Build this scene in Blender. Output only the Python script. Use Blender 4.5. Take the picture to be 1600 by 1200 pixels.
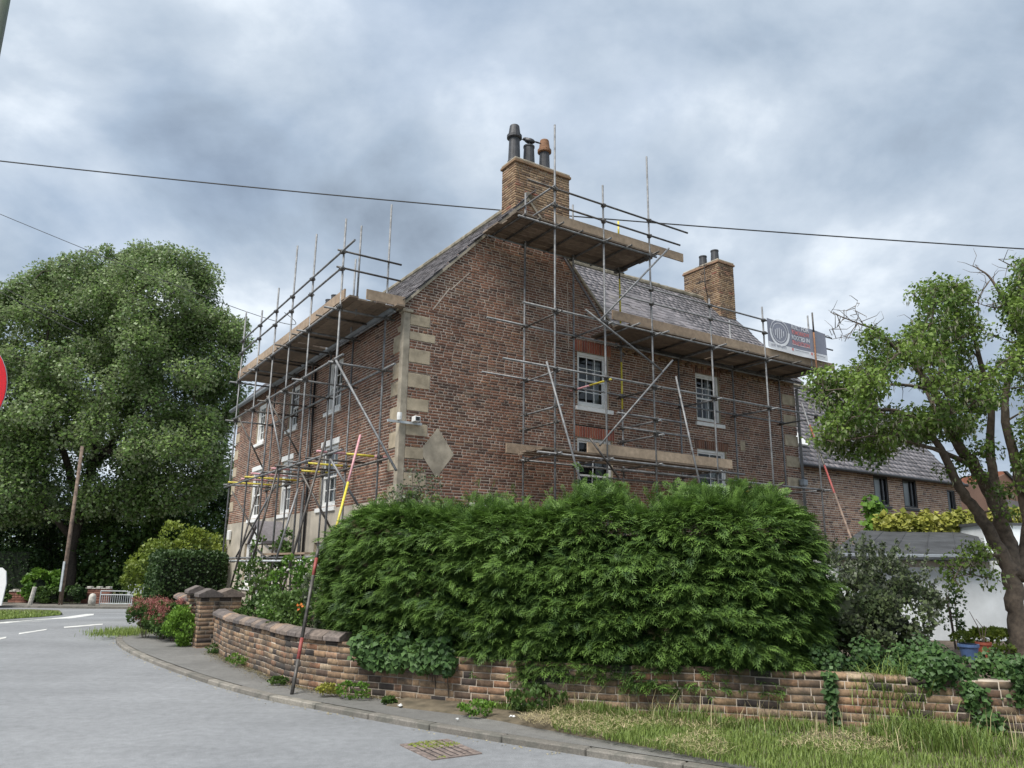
import bpy, bmesh, math, random
import numpy as np
from mathutils import Matrix, Vector

for o in list(bpy.data.objects): bpy.data.objects.remove(o)
S = bpy.context.scene
COL = S.collection
rng = np.random.default_rng(7)
random.seed(7)
rad = math.radians

# ------------------------------------------------------------------ camera
F_PX, PITCH, ROLL, EYE = 1202.0, rad(13.4), rad(.72), 1.65
fw = np.array([0, math.cos(PITCH), math.sin(PITCH)])
r0 = np.array([1., 0, 0]); u0 = np.cross(r0, fw)
cr = r0 * math.cos(ROLL) + u0 * math.sin(ROLL); cu = np.cross(cr, fw)
OC = np.array([0, 0, EYE])
cam = bpy.data.objects.new('camera', bpy.data.cameras.new('camera'))
COL.objects.link(cam)
cam.matrix_world = Matrix([[cr[0], cu[0], -fw[0], 0], [cr[1], cu[1], -fw[1], 0], [cr[2], cu[2], -fw[2], EYE], [0, 0, 0, 1]])
cam.data.sensor_width = 36; cam.data.lens = 36 * F_PX / 1600
cam.data.clip_end = 3000
S.camera = cam
S.view_settings.view_transform = 'Standard'; S.view_settings.look = 'None'
S.view_settings.gamma = 1; S.view_settings.use_curve_mapping = False
S.view_settings.exposure = 1.28

# ------------------------------------------------------------------ world: Nishita sky behind broken overcast
SUN_EL, SUN_AZ = rad(58), rad(-140)      # azimuth clockwise from +Y
W = bpy.data.worlds.new('World'); S.world = W; W.use_nodes = True
nt = W.node_tree; nt.nodes.clear()
def N(t, **k):
    n = nt.nodes.new(t)
    for a, b in k.items(): setattr(n, a, b)
    return n
L = nt.links.new
out = N('ShaderNodeOutputWorld'); bg = N('ShaderNodeBackground'); bg.inputs['Strength'].default_value = .1
sky = N('ShaderNodeTexSky', sky_type='NISHITA', sun_disc=False, sun_elevation=SUN_EL, sun_rotation=SUN_AZ)
tc = N('ShaderNodeTexCoord'); sep = N('ShaderNodeSeparateXYZ'); L(tc.outputs['Generated'], sep.inputs[0])
zz = N('ShaderNodeMath', operation='MAXIMUM'); L(sep.outputs['Z'], zz.inputs[0]); zz.inputs[1].default_value = 0
zo = N('ShaderNodeMath', operation='ADD'); L(zz.outputs[0], zo.inputs[0]); zo.inputs[1].default_value = .42
dx = N('ShaderNodeMath', operation='DIVIDE'); L(sep.outputs['X'], dx.inputs[0]); L(zo.outputs[0], dx.inputs[1])
dy = N('ShaderNodeMath', operation='DIVIDE'); L(sep.outputs['Y'], dy.inputs[0]); L(zo.outputs[0], dy.inputs[1])
cmb = N('ShaderNodeCombineXYZ'); L(dx.outputs[0], cmb.inputs[0]); L(dy.outputs[0], cmb.inputs[1]); cmb.inputs[2].default_value = 3.7
n1 = N('ShaderNodeTexNoise'); n1.inputs['Scale'].default_value = 2.7; n1.inputs['Detail'].default_value = 9; n1.inputs['Roughness'].default_value = .53; n1.inputs['Distortion'].default_value = .15
n2 = N('ShaderNodeTexNoise'); n2.inputs['Scale'].default_value = 1.1; n2.inputs['Detail'].default_value = 4; n2.inputs['Roughness'].default_value = .5
off = N('ShaderNodeVectorMath', operation='ADD'); off.inputs[1].default_value = (4.1, 1.3, 0)
L(cmb.outputs[0], n1.inputs['Vector']); L(cmb.outputs[0], off.inputs[0]); L(off.outputs[0], n2.inputs['Vector'])
cr1 = N('ShaderNodeValToRGB'); e = cr1.color_ramp.elements
e[0].position = .30; e[0].color = (1.15, 1.42, 1.8, 1)
e[1].position = .70; e[1].color = (4.3, 4.6, 4.9, 1)
m = e.new(.44); m.color = (1.8, 2.2, 2.72, 1)
m = e.new(.56); m.color = (2.6, 2.98, 3.45, 1)
L(n1.outputs['Fac'], cr1.inputs[0])
cr2 = N('ShaderNodeValToRGB'); e = cr2.color_ramp.elements
e[0].position = .30; e[0].color = (.72, .72, .72, 1); e[1].position = .46; e[1].color = (1, 1, 1, 1)
L(n2.outputs['Fac'], cr2.inputs[0])
mx = N('ShaderNodeMix', data_type='RGBA'); L(cr2.outputs[0], mx.inputs['Factor']); L(sky.outputs[0], mx.inputs['A']); L(cr1.outputs[0], mx.inputs['B'])
L(mx.outputs['Result'], bg.inputs['Color']); L(bg.outputs[0], out.inputs[0])

sun = bpy.data.lights.new('sun', 'SUN'); sun.energy = 2.2; sun.angle = rad(28); sun.color = (1, .96, .9)
so = bpy.data.objects.new('sun', sun); COL.objects.link(so)
sd = Vector((math.sin(SUN_AZ) * math.cos(SUN_EL), math.cos(SUN_AZ) * math.cos(SUN_EL), math.sin(SUN_EL)))
so.rotation_euler = sd.to_track_quat('Z', 'Y').to_euler(); so.location = (-10, -10, 40)

# ------------------------------------------------------------------ pixels to positions (photograph pixels, 1600 x 1200)
def ray(x, y):
    d = fw * F_PX + cr * (x - 800) - cu * (y - 600); return d / np.linalg.norm(d)
def at(x, y, depth):                      # point at a given distance in front of the camera along +Y
    d = ray(x, y); return OC + d * depth / d[1]
def smooth(t): t = np.clip(t, 0, 1); return t * t * (3 - 2 * t)
def hgt(x, y): return -1.05 * smooth((np.asarray(y, float) - 18) / 30)
def gp(x, y, z=0):                        # point on the ground
    d = ray(x, y); t = 1.
    for k in range(60):
        p = OC + d * t; t += (float(hgt(p[0], p[1])) + z - p[2]) / d[2] * .7
    return OC + d * t
U = np.array([math.sin(rad(57)), math.cos(rad(57)), 0]); V = np.array([-U[1], U[0], 0])
d_ = ray(625, 640); HC = OC + d_ / math.hypot(d_[0], d_[1]) * 16.3; HC[2] = 0     # the near corner of the house
def hl(p): q = np.asarray(p) - HC; return np.array([q @ U, q @ V, q[2]])           # world -> house axes
def pu(x, y, off=0):                      # on a plane parallel to the gable side, in house axes
    d = ray(x, y); p = OC + d * (((HC - V * off - OC) @ V) / (d @ V)); return hl(p)
def pv(x, y, off=0):                      # on a plane parallel to the front
    d = ray(x, y); p = OC + d * (((HC - U * off - OC) @ U) / (d @ U)); return hl(p)
def proj(p):
    q = np.asarray(p) - OC; z = q @ fw; return 800 + F_PX * (q @ cr) / z, 600 - F_PX * (q @ cu) / z

# ------------------------------------------------------------------ materials
def newmat(name):
    m = bpy.data.materials.new(name); m.use_nodes = True
    t = m.node_tree; b = t.nodes['Principled BSDF']; return m, t, b
def ramp(t, stops):
    r = t.nodes.new('ShaderNodeValToRGB'); e = r.color_ramp.elements
    while len(e) > 1: e.remove(e[-1])
    e[0].position, e[0].color = stops[0][0], (*stops[0][1], 1)
    for p, c in stops[1:]: x = e.new(p); x.color = (*c, 1)
    return r
def noise(t, scale, detail=4, rough=.55, vec=None):
    n = t.nodes.new('ShaderNodeTexNoise'); n.inputs['Scale'].default_value = scale; n.inputs['Detail'].default_value = detail; n.inputs['Roughness'].default_value = rough
    c = vec
    if c is None:
        tcx = t.nodes.new('ShaderNodeTexCoord'); c = tcx.outputs['Object']
    t.links.new(c, n.inputs['Vector']); return n
def math_(t, op, a, b=None, clamp=False):
    n = t.nodes.new('ShaderNodeMath'); n.operation = op; n.use_clamp = clamp
    for i, v in enumerate((a, b)):
        if v is None: continue
        if isinstance(v, (int, float)): n.inputs[i].default_value = v
        else: t.links.new(v, n.inputs[i])
    return n.outputs[0]
def mixc(t, fac, a, b, mode='MIX'):
    n = t.nodes.new('ShaderNodeMix'); n.data_type = 'RGBA'; n.blend_type = mode
    for s, v in (('Factor', fac), ('A', a), ('B', b)):
        if isinstance(v, (int, float)): n.inputs[s].default_value = v
        elif isinstance(v, tuple): n.inputs[s].default_value = (*v, 1)
        else: t.links.new(v, n.inputs[s])
    return n.outputs['Result']
def bump(t, b, h, s, d=.01):
    n = t.nodes.new('ShaderNodeBump'); n.inputs['Strength'].default_value = s; n.inputs['Distance'].default_value = d
    t.links.new(h, n.inputs['Height']); t.links.new(n.outputs[0], b.inputs['Normal'])
def pos(t):
    g = t.nodes.new('ShaderNodeNewGeometry'); return g.outputs['Position']
def piece_random(t):
    g = t.nodes.new('ShaderNodeNewGeometry'); o = t.nodes.new('ShaderNodeObjectInfo')
    return math_(t, 'FRACT', math_(t, 'ADD', g.outputs['Random Per Island'], o.outputs['Random']))
def piece_mat(name, stops, rough=.9, grain=35, grainamt=.45, stain=None, bs=.5):
    m, t, b = newmat(name)
    r = ramp(t, stops); t.links.new(piece_random(t), r.inputs[0])
    n = noise(t, grain, 5, .65, pos(t)); g = ramp(t, [(.25, (1 - grainamt,) * 3), (.75, (1 + grainamt * .5,) * 3)]); t.links.new(n.outputs[0], g.inputs[0])
    c = mixc(t, 1, r.outputs[0], g.outputs[0], 'MULTIPLY')
    n2 = noise(t, .7, 4, .6, pos(t)); g2 = ramp(t, [(.3, (.68, .66, .64)), (.65, (1.12, 1.1, 1.08))]); t.links.new(n2.outputs[0], g2.inputs[0])
    c = mixc(t, .8, c, g2.outputs[0], 'MULTIPLY')
    if stain:
        n3 = noise(t, stain[1], 5, .7, pos(t)); f = ramp(t, [(stain[2], (0, 0, 0)), (stain[2] + .12, (1, 1, 1))]); t.links.new(n3.outputs[0], f.inputs[0])
        c = mixc(t, math_(t, 'MULTIPLY', f.outputs[0], stain[3]), c, stain[0])
    t.links.new(c, b.inputs['Base Color']); b.inputs['Roughness'].default_value = rough
    bump(t, b, n.outputs[0], bs, .006); return m
def plain(name, col, rough=.7, var=.15, scale=6, metal=0, bs=.2, col2=None, spec=.5):
    m, t, b = newmat(name)
    n = noise(t, scale, 6, .6, pos(t)); c2 = col2 or tuple(v * (1 - var * 1.6) for v in col)
    r = ramp(t, [(.3, c2), (.68, tuple(v * (1 + var * .4) for v in col))]); t.links.new(n.outputs[0], r.inputs[0])
    t.links.new(r.outputs[0], b.inputs['Base Color']); b.inputs['Roughness'].default_value = rough; b.inputs['Metallic'].default_value = metal
    b.inputs['Specular IOR Level'].default_value = spec
    n2 = noise(t, scale * 9, 4, .6, pos(t)); bump(t, b, n2.outputs[0], bs, .004); return m
def leafmat(name, dark, light, under=None, rough=.5, trans=.25):
    m, t, b = newmat(name)
    a = t.nodes.new('ShaderNodeAttribute'); a.attribute_name = 'tint'
    r = ramp(t, [(0, dark), (1, light)]); t.links.new(a.outputs['Fac'], r.inputs[0]); c = r.outputs[0]
    if under:
        g = t.nodes.new('ShaderNodeNewGeometry'); c = mixc(t, g.outputs['Backfacing'], c, under)
    t.links.new(c, b.inputs['Base Color']); b.inputs['Roughness'].default_value = rough; b.inputs['Specular IOR Level'].default_value = .35
    tr = t.nodes.new('ShaderNodeBsdfTranslucent'); t.links.new(c, tr.inputs['Color'])
    ms = t.nodes.new('ShaderNodeMixShader'); ms.inputs[0].default_value = trans
    t.links.new(b.outputs[0], ms.inputs[1]); t.links.new(tr.outputs[0], ms.inputs[2])
    t.links.new(ms.outputs[0], t.nodes['Material Output'].inputs[0]); return m
M = {}
M['house_brick'] = piece_mat('house_brick', [(0, (.085, .05, .038)), (.22, (.155, .075, .05)), (.55, (.225, .108, .068)), (.8, (.27, .13, .08)), (.93, (.2, .135, .095)), (1, (.34, .175, .1))], grain=28, stain=((.30, .25, .2), 1.7, .6, .35))
M['mortar'] = plain('mortar', (.56, .475, .395), .95, .3, 2.2)
M['wall_brick'] = piece_mat('wall_brick', [(0, (.045, .038, .036)), (.14, (.1, .07, .055)), (.3, (.22, .14, .085)), (.5, (.31, .215, .135)), (.75, (.37, .25, .15)), (.9, (.30, .155, .09)), (1, (.42, .33, .23))], grain=24, grainamt=.6, stain=((.045, .04, .034), 2.4, .45, .62))
M['wall_mortar'] = plain('wall_mortar', (.42, .36, .29), .95, .5, 3, col2=(.17, .145, .12))
M['chimney_brick'] = piece_mat('chimney_brick', [(0, (.12, .075, .05)), (.3, (.27, .17, .10)), (.65, (.36, .25, .15)), (.9, (.40, .29, .19)), (1, (.30, .12, .08))], stain=((.07, .06, .05), 2.2, .55, .6))
M['red_brick'] = piece_mat('red_brick', [(0, (.24, .07, .05)), (.5, (.36, .11, .07)), (1, (.42, .16, .09))])
M['neighbour_brick'] = piece_mat('neighbour_brick', [(0, (.12, .075, .06)), (.3, (.28, .16, .11)), (.7, (.38, .235, .16)), (1, (.46, .33, .23))])
M['pale_mortar'] = plain('pale_mortar', (.68, .61, .53), .95, .2, 5)
M['coping'] = piece_mat('coping', [(0, (.12, .105, .1)), (.5, (.19, .16, .145)), (.85, (.25, .195, .155)), (1, (.34, .24, .17))], grain=18, grainamt=.6, stain=((.07, .065, .055), 5, .55, .6))
M['cement'] = plain('cement', (.43, .375, .29), .92, .3, 3.2, bs=.5)
M['quoin'] = plain('quoin', (.46, .385, .275), .92, .25, 4, bs=.5)
M['render'] = plain('render', (.46, .41, .335), .9, .22, 1.6)
M['slate'] = piece_mat('slate', [(0, (.12, .115, .125)), (.5, (.18, .172, .185)), (1, (.24, .225, .24))], .7, 20, .35, stain=((.2, .18, .12), 1.8, .6, .45))
M['ridge'] = plain('ridge', (.26, .23, .18), .9, .5, 5, col2=(.10, .09, .06))
M['white'] = plain('white', (.78, .78, .76), .45, .06, 5)
M['dirty_white'] = plain('dirty_white', (.74, .77, .78), .85, .16, 1.4, bs=.4)
M['tube'] = plain('tube', (.24, .245, .25), .6, .35, 9, metal=.35)
M['dark_tube'] = plain('dark_tube', (.14, .13, .12), .6, .4, 9, metal=.6)
M['yellow'] = plain('yellow', (.72, .6, .07), .5, .25, 20)
M['pink'] = plain('pink', (.66, .34, .36), .6, .25, 20)
M['red'] = plain('red', (.32, .07, .06), .6, .3, 20)
M['coupler'] = plain('coupler', (.16, .15, .14), .55, .4, 30, metal=.7)
M['deck'] = piece_mat('deck', [(0, (.15, .115, .085)), (.5, (.21, .165, .125)), (1, (.27, .215, .165))], .9, 9, .4, bs=.25)  # weathered deck boards, darkened further to carry the shade of their undersides
M['far_brick'] = piece_mat('far_brick', [(0, (.16, .07, .05)), (.5, (.24, .105, .075)), (1, (.30, .15, .11))])
M['board'] = piece_mat('board', [(0, (.30, .22, .155)), (.5, (.39, .30, .215)), (1, (.47, .375, .275))], .85, 9, .35, bs=.25)
M['dark_pot'] = plain('dark_pot', (.05, .052, .058), .55, .3, 12)
M['terracotta'] = plain('terracotta', (.24, .12, .06), .8, .3, 12)
M['gutter'] = plain('gutter', (.20, .22, .24), .5, .2, 6)
M['pipe'] = plain('pipe', (.30, .33, .36), .45, .2, 5)
M['black'] = plain('black', (.022, .022, .025), .5, .2, 6)
M['room'] = plain('room', (.05, .05, .055), .9, .1, 3)  # near-black; the gloom of unlit interiors is put into this colour
M['curtain'] = plain('curtain', (.62, .62, .6), .9, .1, 3)
M['bark'] = plain('bark', (.14, .11, .083), .95, .6, 11, bs=1, col2=(.05, .04, .032))
M['dark_bark'] = plain('dark_bark', (.06, .047, .038), .95, .4, 8, bs=1)
M['pole_wood'] = plain('pole_wood', (.22, .16, .12), .9, .4, 5, col2=(.09, .065, .055))
M['galv'] = plain('galv', (.58, .61, .62), .45, .15, 5, metal=.3)
M['lamp_post'] = plain('lamp_post', (.12, .16, .085), .6, .4, 3, col2=(.10, .10, .09))
M['stone'] = plain('stone', (.55, .52, .46), .9, .3, 6)
M['tile'] = piece_mat('tile', [(0, (.3, .11, .07)), (1, (.4, .17, .1))])
M['felt'] = plain('felt', (.055, .058, .062), .9, .35, 2.5, bs=.8)
M['soil'] = plain('soil', (.14, .105, .075), .95, .5, 6, bs=1)
M['banner'] = plain('banner', (.26, .27, .33), .6, .08, 3)
M['banner_white'] = plain('banner_white', (.76, .77, .8), .6, .05, 3)
M['banner_red'] = plain('banner_red', (.66, .2, .19), .6, .05, 3)
M['feather'] = plain('feather', (.018, .018, .022), .45, .3, 30)
M['blue_pot'] = plain('blue_pot', (.10, .17, .34), .35, .2, 6)
M['red_pot'] = plain('red_pot', (.36, .09, .05), .7, .2, 6)
M['iron'] = plain('iron', (.24, .19, .165), .8, .4, 14, bs=.8)
M['moss'] = plain('moss', (.22, .27, .045), .95, .4, 30, bs=1)
M['wire'] = plain('wire', (.03, .03, .032), .6, .1, 3)
M['line_paint'] = plain('line_paint', (.66, .66, .63), .8, .25, 5)
M['kerb'] = piece_mat('kerb', [(0, (.17, .16, .14)), (.7, (.23, .215, .19)), (1, (.32, .30, .26))], grain=60, stain=((.10, .10, .085), 4, .48, .7))
M['road_edge'] = plain('road_edge', (.5, .46, .32), .9, .4, 5)
# glass: mostly clear with a mirror-like reflection of the sky
gm, t, b = newmat('glass'); t.nodes.remove(b)
tr = t.nodes.new('ShaderNodeBsdfTransparent'); tr.inputs[0].default_value = (.72, .76, .76, 1)
gl = t.nodes.new('ShaderNodeBsdfGlossy'); gl.inputs['Roughness'].default_value = .03
fr = t.nodes.new('ShaderNodeFresnel'); fr.inputs[0].default_value = 1.6
ms = t.nodes.new('ShaderNodeMixShader'); t.links.new(fr.outputs[0], ms.inputs[0]); t.links.new(tr.outputs[0], ms.inputs[1]); t.links.new(gl.outputs[0], ms.inputs[2])
t.links.new(ms.outputs[0], t.nodes['Material Output'].inputs[0]); M['glass'] = gm
# asphalt and the like
def asphalt(name, a, b_, patch):
    m, t, b = newmat(name); p = pos(t)
    n = noise(t, 85, 4, .8, p); r = ramp(t, [(.36, a), (.64, b_)]); t.links.new(n.outputs[0], r.inputs[0])
    n2 = noise(t, .35, 5, .6, p); r2 = ramp(t, [(.32, (1 - patch,) * 3), (.66, (1 + patch * .6,) * 3)]); t.links.new(n2.outputs[0], r2.inputs[0])
    c = mixc(t, 1, r.outputs[0], r2.outputs[0], 'MULTIPLY')
    mp = t.nodes.new('ShaderNodeMapping'); mp.inputs['Rotation'].default_value = (0, 0, rad(-38)); mp.inputs['Scale'].default_value = (.12, 1.3, 1); t.links.new(p, mp.inputs[0])
    n3 = noise(t, 1.1, 4, .6, mp.outputs[0]); r3 = ramp(t, [(.42, (.94,) * 3), (.62, (1.06,) * 3)]); t.links.new(n3.outputs[0], r3.inputs[0])
    c = mixc(t, .8, c, r3.outputs[0], 'MULTIPLY')
    n4 = noise(t, 9, 5, .7, p); r4 = ramp(t, [(.3, (.8,) * 3), (.7, (1.12,) * 3)]); t.links.new(n4.outputs[0], r4.inputs[0])
    c = mixc(t, 1, c, r4.outputs[0], 'MULTIPLY')
    t.links.new(c, b.inputs['Base Color']); b.inputs['Roughness'].default_value = .82
    bump(t, b, n.outputs[0], .6, .006); return m
M['road'] = asphalt('road', (.16, .167, .175), (.29, .297, .305), .2)
M['pavement'] = asphalt('pavement', (.115, .112, .105), (.225, .22, .205), .25)
M['ground'] = plain('ground', (.09, .105, .035), .95, .4, 1.5, col2=(.07, .06, .035), bs=1)
M['verge'] = plain('verge', (.13, .105, .07), .95, .5, 7, col2=(.06, .05, .032), bs=1)
# foliage
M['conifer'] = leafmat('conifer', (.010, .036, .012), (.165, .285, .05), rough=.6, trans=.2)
M['conifer_core'] = plain('conifer_core', (.012, .02, .008), .95, .3, 9)  # near-black tone of the filler cores; interior shade put into the colour
M['poplar'] = leafmat('poplar', (.07, .135, .03), (.225, .325, .085), under=(.3, .36, .2), rough=.42, trans=.25)
M['dark_leaf'] = leafmat('dark_leaf', (.018, .042, .013), (.075, .135, .035))
M['mid_leaf'] = leafmat('mid_leaf', (.035, .078, .018), (.13, .21, .05))
M['lime_leaf'] = leafmat('lime_leaf', (.08, .13, .02), (.27, .33, .05), trans=.3)
M['bright_leaf'] = leafmat('bright_leaf', (.06, .14, .02), (.19, .33, .045), trans=.3)
M['tree_leaf'] = leafmat('tree_leaf', (.07, .13, .025), (.23, .33, .065), trans=.35)
M['pod'] = leafmat('pod', (.16, .17, .10), (.33, .34, .22))
M['cotoneaster'] = leafmat('cotoneaster', (.032, .055, .02), (.135, .175, .075), under=(.16, .18, .13))
M['ivy'] = leafmat('ivy', (.018, .05, .014), (.095, .18, .045), rough=.55, trans=.1)
M['flower'] = leafmat('flower', (.27, .08, .07), (.42, .19, .16))
M['white_flower'] = leafmat('white_flower', (.55, .5, .4), (.8, .78, .72))
M['orange_flower'] = leafmat('orange_flower', (.6, .12, .03), (.75, .25, .05))
M['yellow_leaf'] = leafmat('yellow_leaf', (.16, .19, .03), (.48, .46, .10), trans=.3)
M['grass'] = leafmat('grass', (.075, .13, .025), (.27, .35, .085), trans=.3)
M['straw'] = leafmat('straw', (.3, .25, .13), (.58, .5, .3), trans=.15)
M['bud'] = leafmat('bud', (.11, .10, .05), (.24, .2, .11))

# ------------------------------------------------------------------ mesh helpers
def link(o, parent=None):
    COL.objects.link(o)
    if parent is not None: o.parent = parent
    return o
def tag(o, label=None, cat=None, group=None, kind=None):
    if label: o['label'] = label
    if cat: o['category'] = cat
    if group: o['group'] = group
    if kind: o['kind'] = kind
    return o
def thing(name, label, cat, loc=(0, 0, 0), group=None, rz=0):
    o = bpy.data.objects.new(name, None); link(o); o.location = Vector(loc); o.rotation_euler = (0, 0, rz)
    o.empty_display_size = .2
    return tag(o, label, cat, group)
def mesh_np(name, v, f, mat, tint=None, smooth_=False):
    v = np.ascontiguousarray(v, np.float32); f = np.ascontiguousarray(f, np.int32)
    me = bpy.data.meshes.new(name); k = f.shape[1]
    me.vertices.add(len(v)); me.vertices.foreach_set('co', v.ravel())
    me.loops.add(f.size); me.loops.foreach_set('vertex_index', f.ravel())
    me.polygons.add(len(f)); me.polygons.foreach_set('loop_start', np.arange(0, f.size, k, dtype=np.int32))
    if smooth_: me.polygons.foreach_set('use_smooth', np.ones(len(f), bool))
    if tint is not None:
        a = me.attributes.new('tint', 'FLOAT', 'POINT'); a.data.foreach_set('value', np.ascontiguousarray(tint, np.float32))
    me.update(calc_edges=True)
    if mat: me.materials.append(mat)
    return me
def inst(tv, tf, R, T, tt=None, tint=None):   # copies of a template: R (n,3,3) with scale, T (n,3)
    n = len(T); k = len(tv)
    v = np.einsum('nij,kj->nki', R, tv) + T[:, None, :]
    f = tf[None] + (np.arange(n) * k)[:, None, None]
    t = None
    if tint is not None: t = (np.asarray(tint)[:, None] + (tt[None] if tt is not None else np.zeros((1, k)))).clip(0, 1).ravel()
    return v.reshape(-1, 3), f.reshape(-1, tf.shape[1]), t
def obj(name, me, parent=None): return link(bpy.data.objects.new(name, me), parent)
def nz(a): a = np.asarray(a, float); return a / np.linalg.norm(a)
class MB:
    def __init__(s): s.v = []; s.f = []
    def add(s, v, f):
        o = len(s.v); s.v += [tuple(float(c) for c in p) for p in v]; s.f += [tuple(i + o for i in q) for q in f]; return s
    def box(s, lo, hi):
        x0, y0, z0 = lo; x1, y1, z1 = hi
        return s.add([(x0, y0, z0), (x1, y0, z0), (x1, y1, z0), (x0, y1, z0), (x0, y0, z1), (x1, y0, z1), (x1, y1, z1), (x0, y1, z1)],
                     [(0, 3, 2, 1), (4, 5, 6, 7), (0, 1, 5, 4), (1, 2, 6, 5), (2, 3, 7, 6), (3, 0, 4, 7)])
    def tube(s, pts, rs, seg=8, caps=True):
        pts = [np.asarray(p, float) for p in pts]
        if isinstance(rs, (int, float)): rs = [rs] * len(pts)
        vs = []; prev = None
        for i, p in enumerate(pts):
            d = pts[min(i + 1, len(pts) - 1)] - pts[max(i - 1, 0)]; d = d / (np.linalg.norm(d) + 1e-9)
            a = prev if prev is not None else (np.array([0, 0, 1.]) if abs(d[2]) < .9 else np.array([1., 0, 0]))
            a = a - d * (a @ d); a /= np.linalg.norm(a) + 1e-9; b = np.cross(d, a); prev = a
            for k in range(seg):
                w = 2 * math.pi * k / seg; vs.append(p + (a * math.cos(w) + b * math.sin(w)) * rs[i])
        fs = []
        for i in range(len(pts) - 1):
            for k in range(seg):
                k2 = (k + 1) % seg; fs.append((i * seg + k, i * seg + k2, (i + 1) * seg + k2, (i + 1) * seg + k))
        if caps: fs.append(tuple(range(seg))[::-1]); fs.append(tuple((len(pts) - 1) * seg + k for k in range(seg)))
        return s.add(vs, fs)
    def lathe(s, c, prof, seg=16):
        return s.tube([(c[0], c[1], c[2] + z) for r, z in prof], [max(r, 1e-4) for r, z in prof], seg)
    def prism(s, poly, ax, lo, hi):       # polygon in two axes extruded along the third (ax: 0,1,2)
        n = len(poly)
        def P(p, e):
            q = list(p); q.insert(ax, e); return q
        fs = [tuple(range(n))[::-1], tuple(range(n, 2 * n))] + [(i, (i + 1) % n, (i + 1) % n + n, i + n) for i in range(n)]
        return s.add([P(p, lo) for p in poly] + [P(p, hi) for p in poly], fs)
    def build(s, name, mat, parent=None, smooth_=False, bev=0):
        me = bpy.data.meshes.new(name); me.from_pydata(s.v, [], s.f)
        bm = bmesh.new(); bm.from_mesh(me); bmesh.ops.recalc_face_normals(bm, faces=bm.faces)
        if bev: bmesh.ops.bevel(bm, geom=bm.edges[:], offset=bev, segments=1, affect='EDGES')
        bm.to_mesh(me); bm.free()
        if smooth_:
            me.polygons.foreach_set('use_smooth', np.ones(len(me.polygons), bool))
        me.materials.append(M[mat] if isinstance(mat, str) else mat); me.update()
        return obj(name, me, parent)
# unit brick: x along the wall, front face at y = -0.5, chamfered
def brick_template(c=.012, cz=.025):
    v = [(-.5, .5, -.5), (.5, .5, -.5), (.5, .5, .5), (-.5, .5, .5), (-.5, -.47, -.5), (.5, -.47, -.5), (.5, -.47, .5), (-.5, -.47, .5),
         (-.5 + c, -.5, -.5 + cz), (.5 - c, -.5, -.5 + cz), (.5 - c, -.5, .5 - cz), (-.5 + c, -.5, .5 - cz)]
    f = [(0, 1, 5, 4), (1, 2, 6, 5), (2, 3, 7, 6), (3, 0, 4, 7), (4, 5, 9, 8), (5, 6, 10, 9), (6, 7, 11, 10), (7, 4, 8, 11), (8, 9, 10, 11)]
    return np.array(v), np.array(f)
BT = brick_template()
SL = (np.array([(-.5, 0, 0), (.5, 0, 0), (.5, 1, 0), (-.5, 1, 0), (-.5, 0, -1), (.5, 0, -1), (.5, 1, -1), (-.5, 1, -1)], float),
      np.array([(0, 1, 2, 3), (4, 5, 1, 0), (5, 6, 2, 1), (7, 4, 0, 3), (6, 7, 3, 2), (7, 6, 5, 4)]))
def pieces(name, rest, tmpl, R, T, mat, parent, key=None, nmax=300):
    """first nmax pieces (smallest key) single objects that share one mesh, the remainder one joined part"""
    n = len(T); order = np.argsort(key) if key is not None else np.arange(n)
    one = order[:nmax]; many = order[nmax:]
    if len(one):
        me = mesh_np(name, *tmpl, M[mat])
        for i in one:
            o = obj(name, me, parent)
            m = np.eye(4); m[:3, :3] = R[i]; m[:3, 3] = T[i]; o.matrix_local = Matrix(m.tolist())
    if len(many):
        v, f, _ = inst(*tmpl, R[many], T[many]); tag(obj(rest, mesh_np(rest, v, f, M[mat]), parent), kind='stuff')
def courses(s0, s1, z0, z1, ch, bl, free, joint=.018, hdr=5, seed=1, irregular=.06):
    """bricks (centre s, centre z, length, height) of a wall; free(z, z') gives the intervals that are wall"""
    g = np.random.default_rng(seed); bricks = []; strips = []; z = z0; k = 0
    while z < z1 - .01:
        zt = min(z + ch, z1)
        for a, b in free(z, zt):
            if b - a < .02: continue
            strips.append((a, b, z, zt))
            head = (k % hdr == 2); s = a - (g.random() * .2 if k else 0); L0 = bl / 2 if head else bl
            while s < b - .004:
                l = L0 * (1 + g.normal() * irregular * .5)
                if not head and g.random() < .07: l = bl * .5
                e = s + l
                if b - e < .05: e = b
                x0, x1 = max(s, a), min(e, b)
                if x1 - x0 > .035: bricks.append(((x0 + x1) / 2, (z + zt) / 2, x1 - x0 - joint, zt - z - joint * g.uniform(.8, 1.25)))
                s = e
        z = zt; k += 1
    return np.array(bricks), strips
def cut(iv, holes):
    out_ = [iv]
    for a, b in holes:
        nx = []
        for p, q in out_:
            if b <= p or a >= q: nx.append((p, q)); continue
            if a > p: nx.append((p, a))
            if b < q: nx.append((b, q))
        out_ = nx
    return out_
def wall_axes(kind):     # columns: along, inward, up in house axes
    return np.array([[1, 0, 0], [0, 1, 0], [0, 0, 1]], float) if kind == 'gable' else np.array([[0, 1, 0], [-1, 0, 0], [0, 0, 1]], float).T @ np.eye(3) if False else (
        np.eye(3) if kind == 'gable' else np.array([[0., 1, 0], [1, 0, 0], [0, 0, 1]]))
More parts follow.
